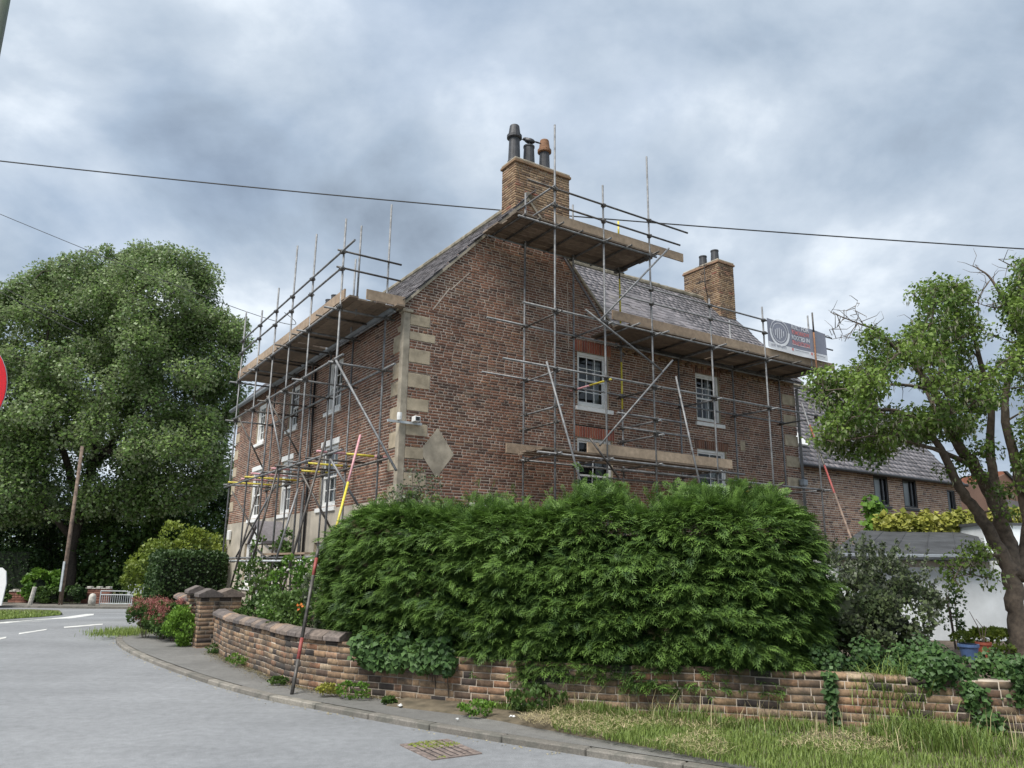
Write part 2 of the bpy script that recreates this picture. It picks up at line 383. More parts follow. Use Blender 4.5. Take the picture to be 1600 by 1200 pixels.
def brick_rt(br, ax, base, depth=.04, seed=3, jit=.003):
    """ax: 3x3 columns (along, inward, up); base: origin of wall face"""
    g = np.random.default_rng(seed); n = len(br)
    R = np.zeros((n, 3, 3)); R[:, :, 0] = ax[:, 0] * br[:, 2:3]; R[:, :, 1] = ax[:, 1] * depth; R[:, :, 2] = ax[:, 2] * br[:, 3:4]
    T = base + br[:, 0:1] * ax[:, 0] + br[:, 1:2] * ax[:, 2] + (depth / 2 - .003 + g.normal(0, jit * .7, n).clip(-.005, .005))[:, None] * ax[:, 1]
    return R, T
def strips_mesh(strips, ax, base, inset=.003):
    v = []; f = []
    for a, b, z, zt in strips:
        k = len(v)
        for s, h in ((a, z), (b, z), (b, zt), (a, zt)): v.append(base + ax[:, 0] * s + ax[:, 2] * h + ax[:, 1] * inset)
        f.append((k, k + 1, k + 2, k + 3))
    return np.array(v), np.array(f)
AXG = np.eye(3)                                               # gable side: along = +u, inward = +v
AXF = np.array([[0., 1, 0], [1, 0, 0], [0, 0, 1]])            # front: along = +v, inward = +u
HROT = math.atan2(U[1], U[0])

# ------------------------------------------------------------------ ground, road, pavement
def sheet(name, xs, ys, zf, mat):
    X, Y = np.meshgrid(xs, ys); Z = zf(X, Y); nx, ny = len(xs), len(ys)
    v = np.stack([X, Y, Z], -1).reshape(-1, 3)
    i = (np.arange(ny - 1)[:, None] * nx + np.arange(nx - 1)).ravel()
    f = np.stack([i, i + 1, i + nx + 1, i + nx], -1)
    return obj(name, mesh_np(name, v, f, M[mat], smooth_=True))
xs = np.concatenate([np.linspace(-900, -80, 12), np.linspace(-70, 70, 71), np.linspace(80, 900, 12)])
ys = np.concatenate([np.linspace(-300, -20, 8), np.linspace(-15, 80, 96), np.linspace(90, 1500, 15)])
tag(sheet('ground', xs, ys, lambda x, y: hgt(x, y) - .035, 'ground'), kind='structure')
KERB = np.array([(40, -16), (22, -5), (12, .9), (8, 3.0), (5, 4.75), (3.05, 6.0), (1.15, 7.24), (-.6, 8.4), (-2.19, 9.61), (-3.2, 10.44), (-4.66, 12.04), (-6.79, 14.75), (-8.3, 17.1), (-9.1, 19.2), (-9.3, 21.5), (-8.6, 25), (-6.5, 30), (-2, 37), (4, 43), (12, 48)], float)
def resample(P, step):
    P = np.asarray(P, float); q = [P[0]]
    for i in range(len(P) - 1):                                # Catmull-Rom
        a, b, c, d = P[max(i - 1, 0)], P[i], P[i + 1], P[min(i + 2, len(P) - 1)]
        for t in np.linspace(0, 1, 13)[1:]:
            q.append(.5 * (2 * b + (c - a) * t + (2 * a - 5 * b + 4 * c - d) * t * t + (3 * b - a - 3 * c + d) * t ** 3))
    q = np.array(q); s = np.concatenate([[0], np.cumsum(np.linalg.norm(np.diff(q, axis=0), axis=1))])
    n = max(2, int(round(s[-1] / step)) + 1); ss = np.linspace(0, s[-1], n)
    return np.stack([np.interp(ss, s, q[:, k]) for k in range(2)], -1), ss
kp, ks = resample(KERB, .3)
yr = np.concatenate([np.linspace(-15.9, 6, 40), np.linspace(6.1, 24, 120), np.linspace(24.3, 47.9, 50)])
kx = np.interp(yr, kp[:, 1], kp[:, 0])
uu = np.concatenate([[0], np.linspace(.3, 1, 18)]); X = -75 + (kx[:, None] + 75) * uu[None]; Y = np.repeat(yr[:, None], len(uu), 1)
vv = np.stack([X, Y, hgt(X, Y)], -1).reshape(-1, 3); nx = len(uu)
i_ = (np.arange(len(yr) - 1)[:, None] * nx + np.arange(nx - 1)).ravel()
tag(obj('road', mesh_np('road', vv, np.stack([i_, i_ + 1, i_ + nx + 1, i_ + nx], -1), M['road'], smooth_=True)), kind='structure')
# garden wall line (front face) from the gate pillar round to the right edge
WALL = np.array([(-5.62, 15.35), (-4.75, 13.75), (-3.85, 12.46), (-2.98, 11.15), (-2.3, 10.52), (-1.53, 10.12), (-.71, 9.72), (.75, 9.16), (2.72, 8.66), (5.0, 8.1), (7.4, 7.5), (10, 6.9)], float)
wp, ws = resample(WALL, .05)
wt = np.gradient(wp, axis=0); wt /= np.linalg.norm(wt, axis=1)[:, None]; wn = np.stack([-wt[:, 1], wt[:, 0]], -1)   # inward (away from the road)
def off_path(P, d):
    t = np.gradient(P, axis=0); t /= np.linalg.norm(t, axis=1)[:, None]; return P + np.stack([-t[:, 1], t[:, 0]], -1) * d
# pavement: from the back of the kerb to the wall line and past the gate
sel = (kp[:, 1] > 1) & (kp[:, 1] < 24); kk = kp[sel][::-1]      # from far to near
inner = off_path(kk, .125)
BACK = np.array([(-6.5, 24.5), (-7.3, 20.5), (-7.0, 18.2), (-6.3, 16.6), (-5.6, 15.4)] + [tuple(p) for p in WALL[1:]] + [(16, 5.2)], float)
bp, _ = resample(BACK, .2); bi = np.linspace(0, len(bp) - 1, len(inner)).astype(int)
# pair points by nearest back point so the strip does not fold
bn = np.array([bp[np.argmin(np.linalg.norm(bp - p, axis=1))] for p in inner]) 
cols = [inner + (bn - inner) * a for a in np.linspace(0, 1, 5)]
cols[-1] = cols[-1] + (cols[-1] - inner) / (np.linalg.norm(cols[-1] - inner, axis=1)[:, None] + 1e-6) * (.05 + .5 * smooth((inner[:, 1:2] - 14.3) / .8))
v = np.stack(cols, 1); z = hgt(v[..., 0], v[..., 1]) + .06
v = np.concatenate([v, z[..., None]], -1).reshape(-1, 3); i_ = (np.arange(len(inner) - 1)[:, None] * 5 + np.arange(4)).ravel()
tag(obj('pavement', mesh_np('pavement', v, np.stack([i_, i_ + 1, i_ + 6, i_ + 5], -1), M['pavement'], smooth_=True)), kind='structure')
# kerb stones
kerb = bpy.data.objects.new('kerb', None); link(kerb); tag(kerb, kind='structure')
k2, _ = resample(KERB, .915); 
KT = brick_template(.012, .0)[0]
me = MB().box((-.5, 0, -.14), (.5, .125, .06)).build('kerb_stone', 'kerb', kerb, bev=.012); kme = me.data; first = me
for a, b in zip(k2[:-1], k2[1:]):
    if not (2.4 < a[1] < 27): continue
    o = first if first is not None else obj('kerb_stone', kme, kerb); first = None
    d = b - a; l = np.linalg.norm(d); c = (a + b) / 2
    # kerb curve runs near -> far, the pavement lies to its right
    o.location = (c[0], c[1], float(hgt(*c)) + rng.normal(0, .003)); o.rotation_euler = (0, 0, math.atan2(-d[1], -d[0])); o.scale = (l - .008, 1, 1)
# verge of soil and mown grass between the pavement and the wall on the right
vb = [gp(*p, .09)[:2] for p in ((600, 1099.5), (680, 1109), (740, 1117), (800, 1128), (900, 1148), (1000, 1166), (1100, 1186), (1200, 1206), (1330, 1240), (1500, 1290))] + [np.array((8.5, 4.6))]
vb, _ = resample(np.array(vb), .15)
wsel = (wp[:, 0] > -1.6); wv = wp[wsel] - wn[wsel] * -.05
i0 = np.argmin(np.linalg.norm(wv - vb[0], axis=1)); wv = np.stack([np.interp(np.linspace(i0, len(wv) - 1, len(vb)), np.arange(len(wv)), wv[:, k]) for k in range(2)], -1)
VERGE = (vb, wv)
v = np.stack([vb + (wv - vb) * a for a in np.linspace(0, 1, 9)], 1)
z = .066 + .04 * np.linspace(0, 1, 9)[None] + np.abs(rng.normal(0, .006, v.shape[:2])); z[:, 0] = .03
v = np.concatenate([v, z[..., None]], -1).reshape(-1, 3); i_ = (np.arange(len(vb) - 1)[:, None] * 9 + np.arange(8)).ravel()
tag(obj('verge', mesh_np('verge', v, np.stack([i_, i_ + 1, i_ + 10, i_ + 9], -1), M['verge'], smooth_=True)), kind='structure')
# raised garden behind the wall
GZ = .42
wpi = wp + wn * .2
poly = [tuple(p) for p in wpi[::8]] + [(22, 8), (30, 30), (10, 40), (-12, 30), (-9.5, 24), (-7.4, 19.5), (-6.6, 18)]
mb = MB(); mb.add([(*p, GZ) for p in poly] + [(*p, -.8) for p in poly], [tuple(range(len(poly)))] + [(i, (i + 1) % len(poly), (i + 1) % len(poly) + len(poly), i + len(poly)) for i in range(len(poly))])
tag(mb.build('garden_ground', 'soil'), kind='structure')
# far side of the road: pavement, island, markings
far = MB(); xs_ = np.linspace(-60, 20, 41)
for a, b in zip(xs_[:-1], xs_[1:]): far.box((a, 47.6, -1.6), (b - .01, 51.5, -.93))
tag(far.build('far_pavement', 'kerb'), kind='structure')
def patch(name, px, zoff, mat, kind='structure', label=None, cat=None):
    p = [gp(*q) for q in px]; mb = MB(); n = len(p)
    mb.add([(*q[:2], q[2] + zoff) for q in p] + [(*q[:2], q[2] - .1) for q in p], [tuple(range(n))] + [(i, (i + 1) % n, (i + 1) % n + n, i + n) for i in range(n)])
    return tag(mb.build(name, mat), label, cat, kind=kind)
patch('traffic_island', [(-260, 975), (0, 968.5), (60, 964.5), (97, 961), (92, 956), (50, 954.5), (-260, 955)], .09, 'ground')
patch('island_path', [(-200, 965), (12, 962.5), (60, 962), (90, 960.5), (80, 959), (10, 960.2), (-200, 962)], .105, 'kerb')
patch('edge_line', [(-100, 979), (0, 974.5), (60, 971), (118, 965.5), (146, 961.2), (147, 959.2), (134, 959.6), (100, 964.5), (50, 969), (0, 972.4), (-100, 976.5)], .006, 'line_paint')
for q in ([(29, 991.5), (72, 984.6), (74, 983), (30, 989.3)], [(100, 981.5), (160, 976.2), (161, 974.8), (100, 979.5)], [(-40, 1007), (9, 997.6), (10, 995.2), (-40, 1003)]):
    patch('centre_line', q, .006, 'line_paint')

# ------------------------------------------------------------------ the brick house
house = thing('brick_house', 'three-storey red brick house with stone quoins, wrapped in scaffolding', 'house', HC, rz=HROT)
EZ, RU, RZ = 7.4, 3.25, 10.8                    # gable eaves height, ridge position and height
SLOPE = (RZ - EZ) / RU
GW, WE = 6.1, 13.35                             # gable width, end of the wing
WEZ, WRV, WRZ = 7.45, 2.85, 10.8
FL, FB = 14.2, 3.02                             # length of the front, bottom of its brickwork
WIN_G = [(4.80, 5.80, 5.60, 7.0), (9.0, 9.95, 5.68, 7.06), (4.78, 5.9, 2.98, 4.80), (8.95, 10.1, 2.98, 4.90)]
WIN_F = [(3.6, 4.6, 5.58, 6.88), (7.05, 7.95, 5.58, 6.85), (10.5, 11.45, 5.58, 6.87), (3.55, 4.75, 3.08, 4.62), (7.2, 8.2, 3.08, 4.62), (10.4, 11.45, 3.08, 4.62)]
QG = [(7.08, 6.83, .64), (6.68, 6.49, .78), (6.29, 5.98, .67), (5.74, 5.42, .69), (5.19, 4.91, .68), (4.63, 4.37, .67), (4.12, 3.87, .6), (3.57, 3.3, .67), (3.0, 2.7, .67)]
QF = [(6.83, 6.68, .3), (6.62, 6.22, .5), (5.98, 5.62, .47), (5.55, 5.25, .53), (5.0, 4.68, .52), (4.45, 4.1, .5), (3.9, 3.62, .5), (3.3, 3.05, .48)]
QE = [(6.95 - .64 * k, 6.62 - .64 * k, .62) for k in range(7)]
QX = [(6.9 - .62 * k, 6.55 - .62 * k, .5) for k in range(6)]
STRIP = .15
def holes_at(z, zt, wins, extra=()):
    zc = (z + zt) / 2; return [(a, b) for a, b, c, d in list(wins) + list(extra) if c < zc < d]
heads_g = [(4.72, 5.92, 7.0, 7.3), (8.9, 10.05, 7.06, 7.3), (4.70, 5.98, 4.8, 5.08), (8.85, 10.2, 4.9, 5.14)]
def free_g(z, zt):
    zc = (z + zt) / 2; lo = STRIP; hi = WE
    if zc > 7.08: lo = 0
    if zc > EZ: lo = max(0, (zc - EZ) / SLOPE)
    if zc > WEZ: hi = RU + (RZ - zc) / SLOPE
    h = holes_at(z, zt, WIN_G, heads_g)
    for a, b, l in QG:
        if b < zc < a: h.append((0, l))
    for a, b, l in QE:
        if b < zc < a: h.append((WE - l, WE))
    dz = abs(zc - 4.05)
    if dz < .54: w = .42 * (1 - dz / .54); h.append((.92 - w, .92 + w))
    return cut((lo, hi), h) if hi > lo else []
br, st = courses(0, WE, 0, 10.75, .0655, .232, free_g, seed=5)
v, f = strips_mesh(st, AXG, np.zeros(3)); obj('wall', mesh_np('wall', v, f, M['mortar']), house)
R_, T_ = brick_rt(br, AXG, np.zeros(3))
key = np.where((T_[:, 0] > .65) & (T_[:, 0] < 3.6) & (T_[:, 2] > 3.6), np.linalg.norm(T_ - np.array([.9, 0, 4.9]), axis=1), 99 + T_[:, 0])
pieces('brick', 'brickwork', BT, R_, T_, 'house_brick', house, key, 300)
def free_f(z, zt):
    zc = (z + zt) / 2; h = holes_at(z, zt, WIN_F, [(a - .06, b + .06, d, d + .17) for a, b, c, d in WIN_F[3:]])
    lo = STRIP if zc < 7.08 else 0
    for a, b, l in QF:
        if b < zc < a: h.append((0, l))
    for a, b, l in QX:
        if b < zc < a: h.append((FL - l, FL))
    return cut((lo, FL), h)
br, st = courses(0, FL, FB, 7.3, .0655, .232, free_f, seed=9)
v, f = strips_mesh(st, AXF, np.zeros(3)); obj('wall', mesh_np('wall', v, f, M['mortar']), house)
R_, T_ = brick_rt(br, AXF, np.zeros(3), seed=4)
pieces('brick', 'brickwork', BT, R_, T_, 'house_brick', house, None, 0)
for lo_, hi_ in (((.03, .022, 0), (.85, .03, 7.38)), ((.022, .03, FB), (.03, .75, 7.28)), ((WE - .75, .022, 0), (WE - .03, .03, 7.4)), ((.022, FL - .7, FB), (.03, FL - .02, 7.28))):
    MB().box(lo_, hi_).build('backing', 'mortar', house)
# corner pilaster strip, quoins, cement diamond
MB().box((-.012, -.012, 0), (STRIP, STRIP, 7.1)).build('corner_strip', 'cement', house, bev=.012)
MB().box((-.05, -.05, 7.1), (STRIP + .05, STRIP + .05, 7.17)).build('corner_cap', 'cement', house, bev=.012)
for a, b, l in QG: MB().box((STRIP + .002, -.008, b + .004), (l - .008, .05, a - .004)).build('quoin', 'quoin', house, bev=.006)
for a, b, l in QF: MB().box((-.008, STRIP + .002, b + .004), (.05, l - .008, a - .004)).build('quoin', 'quoin', house, bev=.006)
for a, b, l in QE: MB().box((WE - l + .008, -.008, b + .004), (WE + .008, .3, a - .004)).build('quoin', 'quoin', house, bev=.006)
for a, b, l in QX: MB().box((-.008, FL - l + .008, b + .004), (.3, FL + .006, a - .004)).build('quoin', 'quoin', house, bev=.006)
MB().prism([(.92, 4.6), (.50, 4.05), (.92, 3.5), (1.34, 4.05)], 1, -.007, .04).build('cement_diamond', 'cement', house)
def scar(a_, b_, w_):
    a_, b_ = pu(*a_), pu(*b_); d2 = nz((b_[0] - a_[0], b_[2] - a_[2])); n2 = np.array([-d2[1], d2[0]]) * w_; p2, q2 = np.array([a_[0], a_[2]]), np.array([b_[0], b_[2]])
    MB().prism([tuple(p2 - n2), tuple(q2 - n2), tuple(q2 + n2), tuple(p2 + n2)], 1, -.006, .02).build('mortar_scar', 'mortar', house)
scar((676, 484), (703, 450), .014); scar((704, 453), (734, 426), .011); scar((886.5, 440), (888, 545), .012)
# rendered base of the front, ends and back
MB().box((-.01, STRIP + .002, -.2), (.2, 3.62, FB)).box((-.01, 3.62, 2.2), (.2, 4.85, FB)).box((-.01, 3.62, -.2), (.2, 4.85, .95)).box((-.01, 4.85, -.2), (.2, 7.2, FB)).box((-.01, 7.2, 2.05), (.2, 8.3, FB)) \
    .box((-.01, 8.3, -.2), (.2, 10.45, FB)).box((-.01, 10.45, 2.3), (.2, 11.6, FB)).box((-.01, 10.45, -.2), (.2, 11.6, .95)).box((-.01, 11.6, -.2), (.2, FL, FB)).build('render_base', 'render', house)
MB().prism([(.2, -.2), (GW, -.2), (GW, EZ), (RU, RZ - .1), (.2, EZ + .1)], 1, FL - .15, FL).build('far_gable_wall', 'mortar', house)
MB().prism([(.12, -.2), (5.6, -.2), (5.6, WEZ), (WRV, WRZ - .1), (.12, WEZ + .1)], 0, WE - .15, WE - .02).build('wing_end_wall', 'house_brick', house)
MB().box((.6, .6, 0), (WE - .3, .7, 7.2)).box((.6, .6, 0), (.7, FL - .3, 7.2)).build('inner_wall', 'room', house)
# soldier-brick heads
def soldiers(a, b, z0, z1, ax, mat, lean=0, step=.077):
    n = int((b - a) / step); w = (b - a) / n
    T = []; R = []
    for k in range(n):
        T.append(ax[:, 0] * (a + (k + .5) * w) + ax[:, 2] * (z0 + z1) / 2 + ax[:, 1] * .014)
        q = ((k + .5) / n - .5) * lean; c, s = math.cos(q), math.sin(q)
        along = ax[:, 0] * c - ax[:, 2] * s; up = ax[:, 0] * s + ax[:, 2] * c
        R.append(np.stack([along * (w - .02), ax[:, 1] * .045, up * (z1 - z0 - .012)], -1))
    v, f = strips_mesh([(a, b, z0, z1)], ax, np.zeros(3)); obj('head_mortar', mesh_np('head_mortar', v, f, M['mortar']), house)
    pieces('head_brick', 'head_brickwork', BT, np.array(R), np.array(T), mat, house)
for (a, b, z0, z1), mt in zip(heads_g, ('red_brick', 'house_brick', 'red_brick', 'house_brick')): soldiers(a, b, z0, z1, AXG, mt, .25 if mt == 'house_brick' else .0)
# windows
glass_cache = {}
def window(a, b, z0, z1, ax, cols=3, rows=4, lintel=False, rec=.11, curtain='side', sill=True, cat='white'):
    def P(s, d, z): return ax[:, 0] * s + ax[:, 1] * d + ax[:, 2] * z
    def bar(mb, s0, s1, d0, d1, zz0, zz1):
        lo = P(s0, d0, zz0); hi = P(s1, d1, zz1); mb.box(np.minimum(lo, hi), np.maximum(lo, hi)); return mb
    fr = MB(); w = .075
    bar(fr, a, a + w, rec - .05, rec + .06, z0, z1); bar(fr, b - w, b, rec - .05, rec + .06, z0, z1)
    bar(fr, a + w, b - w, rec - .05, rec + .06, z1 - w, z1); bar(fr, a + w, b - w, rec - .05, rec + .06, z0, z0 + .05)
    win = fr.build('window', cat, house, bev=.006)
    rv = MB(); bar(rv, a - .012, a - .001, -.002, rec + .3, z0, z1); bar(rv, b + .001, b + .012, -.002, rec + .3, z0, z1); bar(rv, a, b, .03, rec + .3, z1 + .001, z1 + .01); bar(rv, a, b, .012, rec + .3, z0 - .02, z0 - .001)
    rv.build('reveal', 'quoin', win)
    ia, ib, iz0, iz1 = a + w, b - w, z0 + .05, z1 - w; zm = (iz0 + iz1) / 2
    for k, (q0, q1, d) in enumerate(((iz0, zm + .02, rec + .02), (zm - .02, iz1, rec - .015))):
        sh = MB(); t = .042
        bar(sh, ia, ia + t, d, d + .035, q0, q1); bar(sh, ib - t, ib, d, d + .035, q0, q1)
        bar(sh, ia + t, ib - t, d, d + .035, q1 - t, q1); bar(sh, ia + t, ib - t, d, d + .035, q0, q0 + (.085 if k == 0 else t))
        sh.build('sash', cat, win)
        ga, gb, g0, g1 = ia + t, ib - t, q0 + (.085 if k == 0 else t), q1 - t
        rr = max(1, rows // 2); gb_ = .02
        for c in range(1, cols): s = ga + (gb - ga) * c / cols; bar(MB(), s - gb_ / 2, s + gb_ / 2, d + .004, d + .03, g0, g1).build('glazing_bar', cat, win)
        for r in range(1, rr):
            q = g0 + (g1 - g0) * r / rr
            bar(MB(), ga, gb, d + .006, d + .028, q - gb_ / 2, q + gb_ / 2).build('glazing_bar', cat, win)
        for c in range(cols):
            for r in range(rr):
                s0, s1 = ga + (gb - ga) * c / cols, ga + (gb - ga) * (c + 1) / cols; h0, h1 = g0 + (g1 - g0) * r / rr, g0 + (g1 - g0) * (r + 1) / rr
                tl = rng.normal(0, .0012, 4); pq = np.array([P(s0, d + .02 + tl[0], h0), P(s1, d + .02 + tl[1], h0), P(s1, d + .02 + tl[2], h1), P(s0, d + .02 + tl[3], h1)])
                obj('pane', mesh_np('pane', pq, np.array([(0, 1, 2, 3) if ax[0, 0] > .5 else (3, 2, 1, 0)]), M['glass']), win)
    if sill:
        sl = MB(); bar(sl, a - .07, b + .13, -.055, rec - .05, z0 - .13, z0 - .021); sl.build('sill', 'white', win, bev=.008)
    if lintel:
        ll = MB(); bar(ll, a - .055, b + .055, -.02, .1, z1 + .011, z1 + .165); ll.build('lintel', 'white', win, bev=.006)
    def cloth(s0, s1):
        n = 24; vv = []; 
        for i in range(n + 1):
            s = s0 + (s1 - s0) * i / n; d = rec + .2 + .025 * math.sin(i * 1.9) + .01 * math.sin(i * .7)
            vv += [P(s, d, z0), P(s, d, z1)]
        mb = MB().add(vv, [(2 * i, 2 * i + 2, 2 * i + 3, 2 * i + 1) for i in range(n)]); mb.build('curtain', 'curtain', win, smooth_=True)
    if curtain == 'side': cloth(b - (b - a) * .28, b - .02); cloth(a + .02, a + (b - a) * .12)
    elif curtain == 'full': cloth(a + .02, b - .02)
    bk = MB(); bar(bk, a - .3, b + .3, rec + .42, rec + .44, z0 - .2, z1 + .2); bk.build('dark_panel', 'room', win)  # dark panel added close behind the glass, standing in for an unlit interior
    return win
for k, w_ in enumerate(WIN_G):
    window(*w_, AXG, cols=(3, 3, 2, 2)[k], rows=(4, 4, 2, 2)[k], curtain='side', rec=.1)
for k, w_ in enumerate(WIN_F):
    window(*w_, AXF, cols=3, rows=4, lintel=k > 2, curtain='full' if k in (3, 2, 4) else 'side', rec=.09)
window(3.64, 4.83, .97, 2.18, AXF, cols=2, rows=2, curtain='side'); window(10.47, 11.58, .97, 2.28, AXF, cols=2, rows=2, curtain='side')
# front door with little gabled hood
dm = MB().box((.08, 7.27, .02), (.13, 8.23, 2.03)).build('door', 'black', house)
MB().box((.0, 7.2, -.2), (.18, 7.265, 2.05)).box((.0, 8.235, -.2), (.18, 8.3, 2.05)).build('door_frame', 'white', dm)
hood = MB().prism([(7.0, 2.2), (7.75, 2.75), (8.5, 2.2), (8.5, 2.28), (7.75, 2.85), (7.0, 2.28)], 0, -.75, -.012).build('door_hood', 'slate', house)
MB().prism([(7.12, 2.21), (7.75, 2.66), (8.38, 2.21)], 0, -.7, -.66).build('hood_board', 'white', hood)
for s in (7.1, 8.36): MB().tube([(-.05, s, 1.7), (-.65, s, 2.2)], .035, 6).build('hood_bracket', 'white', hood)
# white hood glimpsed over the hedge on the gable
MB().box((1.75, -.25, 2.93), (2.35, -.01, 3.02)).build('window_hood', 'white', house, bev=.01)
# wall plate: small stone block in the wing, pipes
MB().box((10.72, -.012, 5.0), (10.92, .04, 5.28)).build('stone_block', 'quoin', house, bev=.006)
# roofs
def slates(u0, v0, z0, along, up, nrm, width, length, mat, parent, clip=None, exp=.185, w=.21, nmax=0, key=None):
    T = []; R = []; g = np.random.default_rng(11); rows = int(length / exp) + 1
    for r in range(rows):
        ww = w * g.uniform(.96, 1.04); o = (r % 2) * .5 * ww + g.uniform(-.03, .03); n = int(width / ww) + 2
        for c in range(-1, n):
            s = (c + .5) * ww + o
            if s < 0 or s > width: continue
            q = np.array([u0, v0, z0]) + along * s + up * r * exp
            if clip and not clip(q): continue
            q = q + nrm * (.02 + g.normal(0, .0025)); a = g.normal(0, .012)
            al = along + up * a; ti = up * math.cos(.055) - nrm * math.sin(.055)
            al = nz(al); ti = nz(ti - al * (al @ ti)); T.append(q); R.append(np.stack([al * (ww - .006), ti * (exp * 1.5), np.cross(al, ti) * .011], -1))
    T = np.array(T); R = np.array(R)
    pieces('slate', 'slates', SL, R, T, mat, parent, None if key is None else key(T), nmax)
# main range: front slope and back slope
OV = .22
up1 = nz((1, 0, SLOPE)); n1_ = nz((-SLOPE, 0, 1)); ln = math.hypot(RU + OV, (RU + OV) * SLOPE)
rf = MB().prism([(-OV, EZ - OV * SLOPE), (RU, RZ), (GW + .25, EZ - .25 * SLOPE + (GW - 2 * RU) * -SLOPE * 0 + 0), (GW + .25, EZ - .25 * SLOPE - .06), (RU, RZ - .09), (-OV, EZ - OV * SLOPE - .06)], 1, -.03, FL + .05).build('roof', 'slate', house)
slates(-OV, -.05, EZ - OV * SLOPE, np.array([0, 1., 0]), up1, n1_, FL + .1, ln, 'slate', rf)
up2 = nz((-1, 0, SLOPE)); n2_ = nz((SLOPE, 0, 1))
MB().tube([(RU, -.04, RZ + .02), (RU, FL + .05, RZ + .02)], .11, 10).build('ridge_tiles', 'ridge', rf)
# verge mortar along the gable slopes
MB().prism([(-OV + .02, EZ - OV * SLOPE - .1), (RU, RZ - .12), (GW + .22, RZ - .12 - (GW + .22 - RU) * SLOPE), (GW + .22, RZ - .05 - (GW + .22 - RU) * SLOPE), (RU, RZ - .04), (-OV + .02, EZ - OV * SLOPE - .02)], 1, -.045, .06).build('verge_mortar', 'cement', rf)
# wing roof
WS = (WRZ - WEZ) / (WRV + .15); upw = nz((0, 1, WS)); nw = nz((0, -WS, 1)); lw = math.hypot(WRV + .3, (WRV + .3) * WS)
def wing_clip(q): return q[0] > RU + (RZ - q[2]) / SLOPE + .02 or False
wr = MB()
e0 = (-.28, WEZ - .13 * WS); 
wr.prism([e0, (WRV, WRZ), (WRV * 2 + .3, WEZ - .1), (WRV * 2 + .3, WEZ - .2), (WRV, WRZ - .09), (e0[0], e0[1] - .05)], 0, GW + .28, WE + .06)
wroof = wr.build('roof', 'slate', house)
MB().prism([(.04, WEZ + .19 * WS - .02), (WRV, WRZ - .01), (WRV, WRZ - .12), (.04, WEZ - .1)], 0, RU + .2, GW + .28).build('valley_board', 'slate', wroof)
slates(RU, e0[0] - .03, e0[1], np.array([1., 0, 0]), upw, nw, WE + .06 - RU, lw, 'slate', wroof, wing_clip, nmax=300, key=lambda T: np.linalg.norm(T - np.array([8.5, .8, 8.4]), axis=1))
rt = MB()
for k in range(26):
    x0 = RU + .3 + k * .385
    if x0 + .38 > WE + .05: break
    rt = MB().tube([(x0, WRV, WRZ + .01 + rng.normal(0, .006)), (x0 + .375, WRV, WRZ + .01 + rng.normal(0, .006))], [.115, .125], 10); rt.build('ridge_tile', 'ridge', wroof)
# mossy verge of the gable against the wing roof
gut = MB().tube([(-OV - .06, .02, EZ - OV * SLOPE - .05), (-OV - .06, FL, EZ - OV * SLOPE - .05)], .07, 10).build('gutter', 'gutter', house, smooth_=True)
for r_ in range(2):
    nB = int((WE - GW - .2) / .118)
    for k in range(nB):
        if r_ == 0 and k % 2: continue
        MB().box((GW + .15 + k * .118, -.05 - .05 * r_, 7.2 + .075 * r_), (GW + .15 + k * .118 + .108, .02, 7.265 + .075 * r_)).build('corbel_brick', 'chimney_brick', house)
dp = MB().tube([(WE - .02, -.1, .4), (WE - .02, -.1, 7.15), (WE - .02, -.3, WEZ - .3)], .045, 10).build('downpipe', 'pipe', house, smooth_=True)
MB().lathe((WE - .02, -.1, 4.05), [(.05, 0), (.09, .08), (.13, .12), (.13, .28), (.05, .3)], 8).build('hopper', 'pipe', dp)
for vpos in (5.55, 5.9): MB().tube([(-.06, vpos, .4), (-.06, vpos, 3.6 if vpos > 5.7 else 7.0)], .035, 8).build('downpipe', 'black', house, smooth_=True)
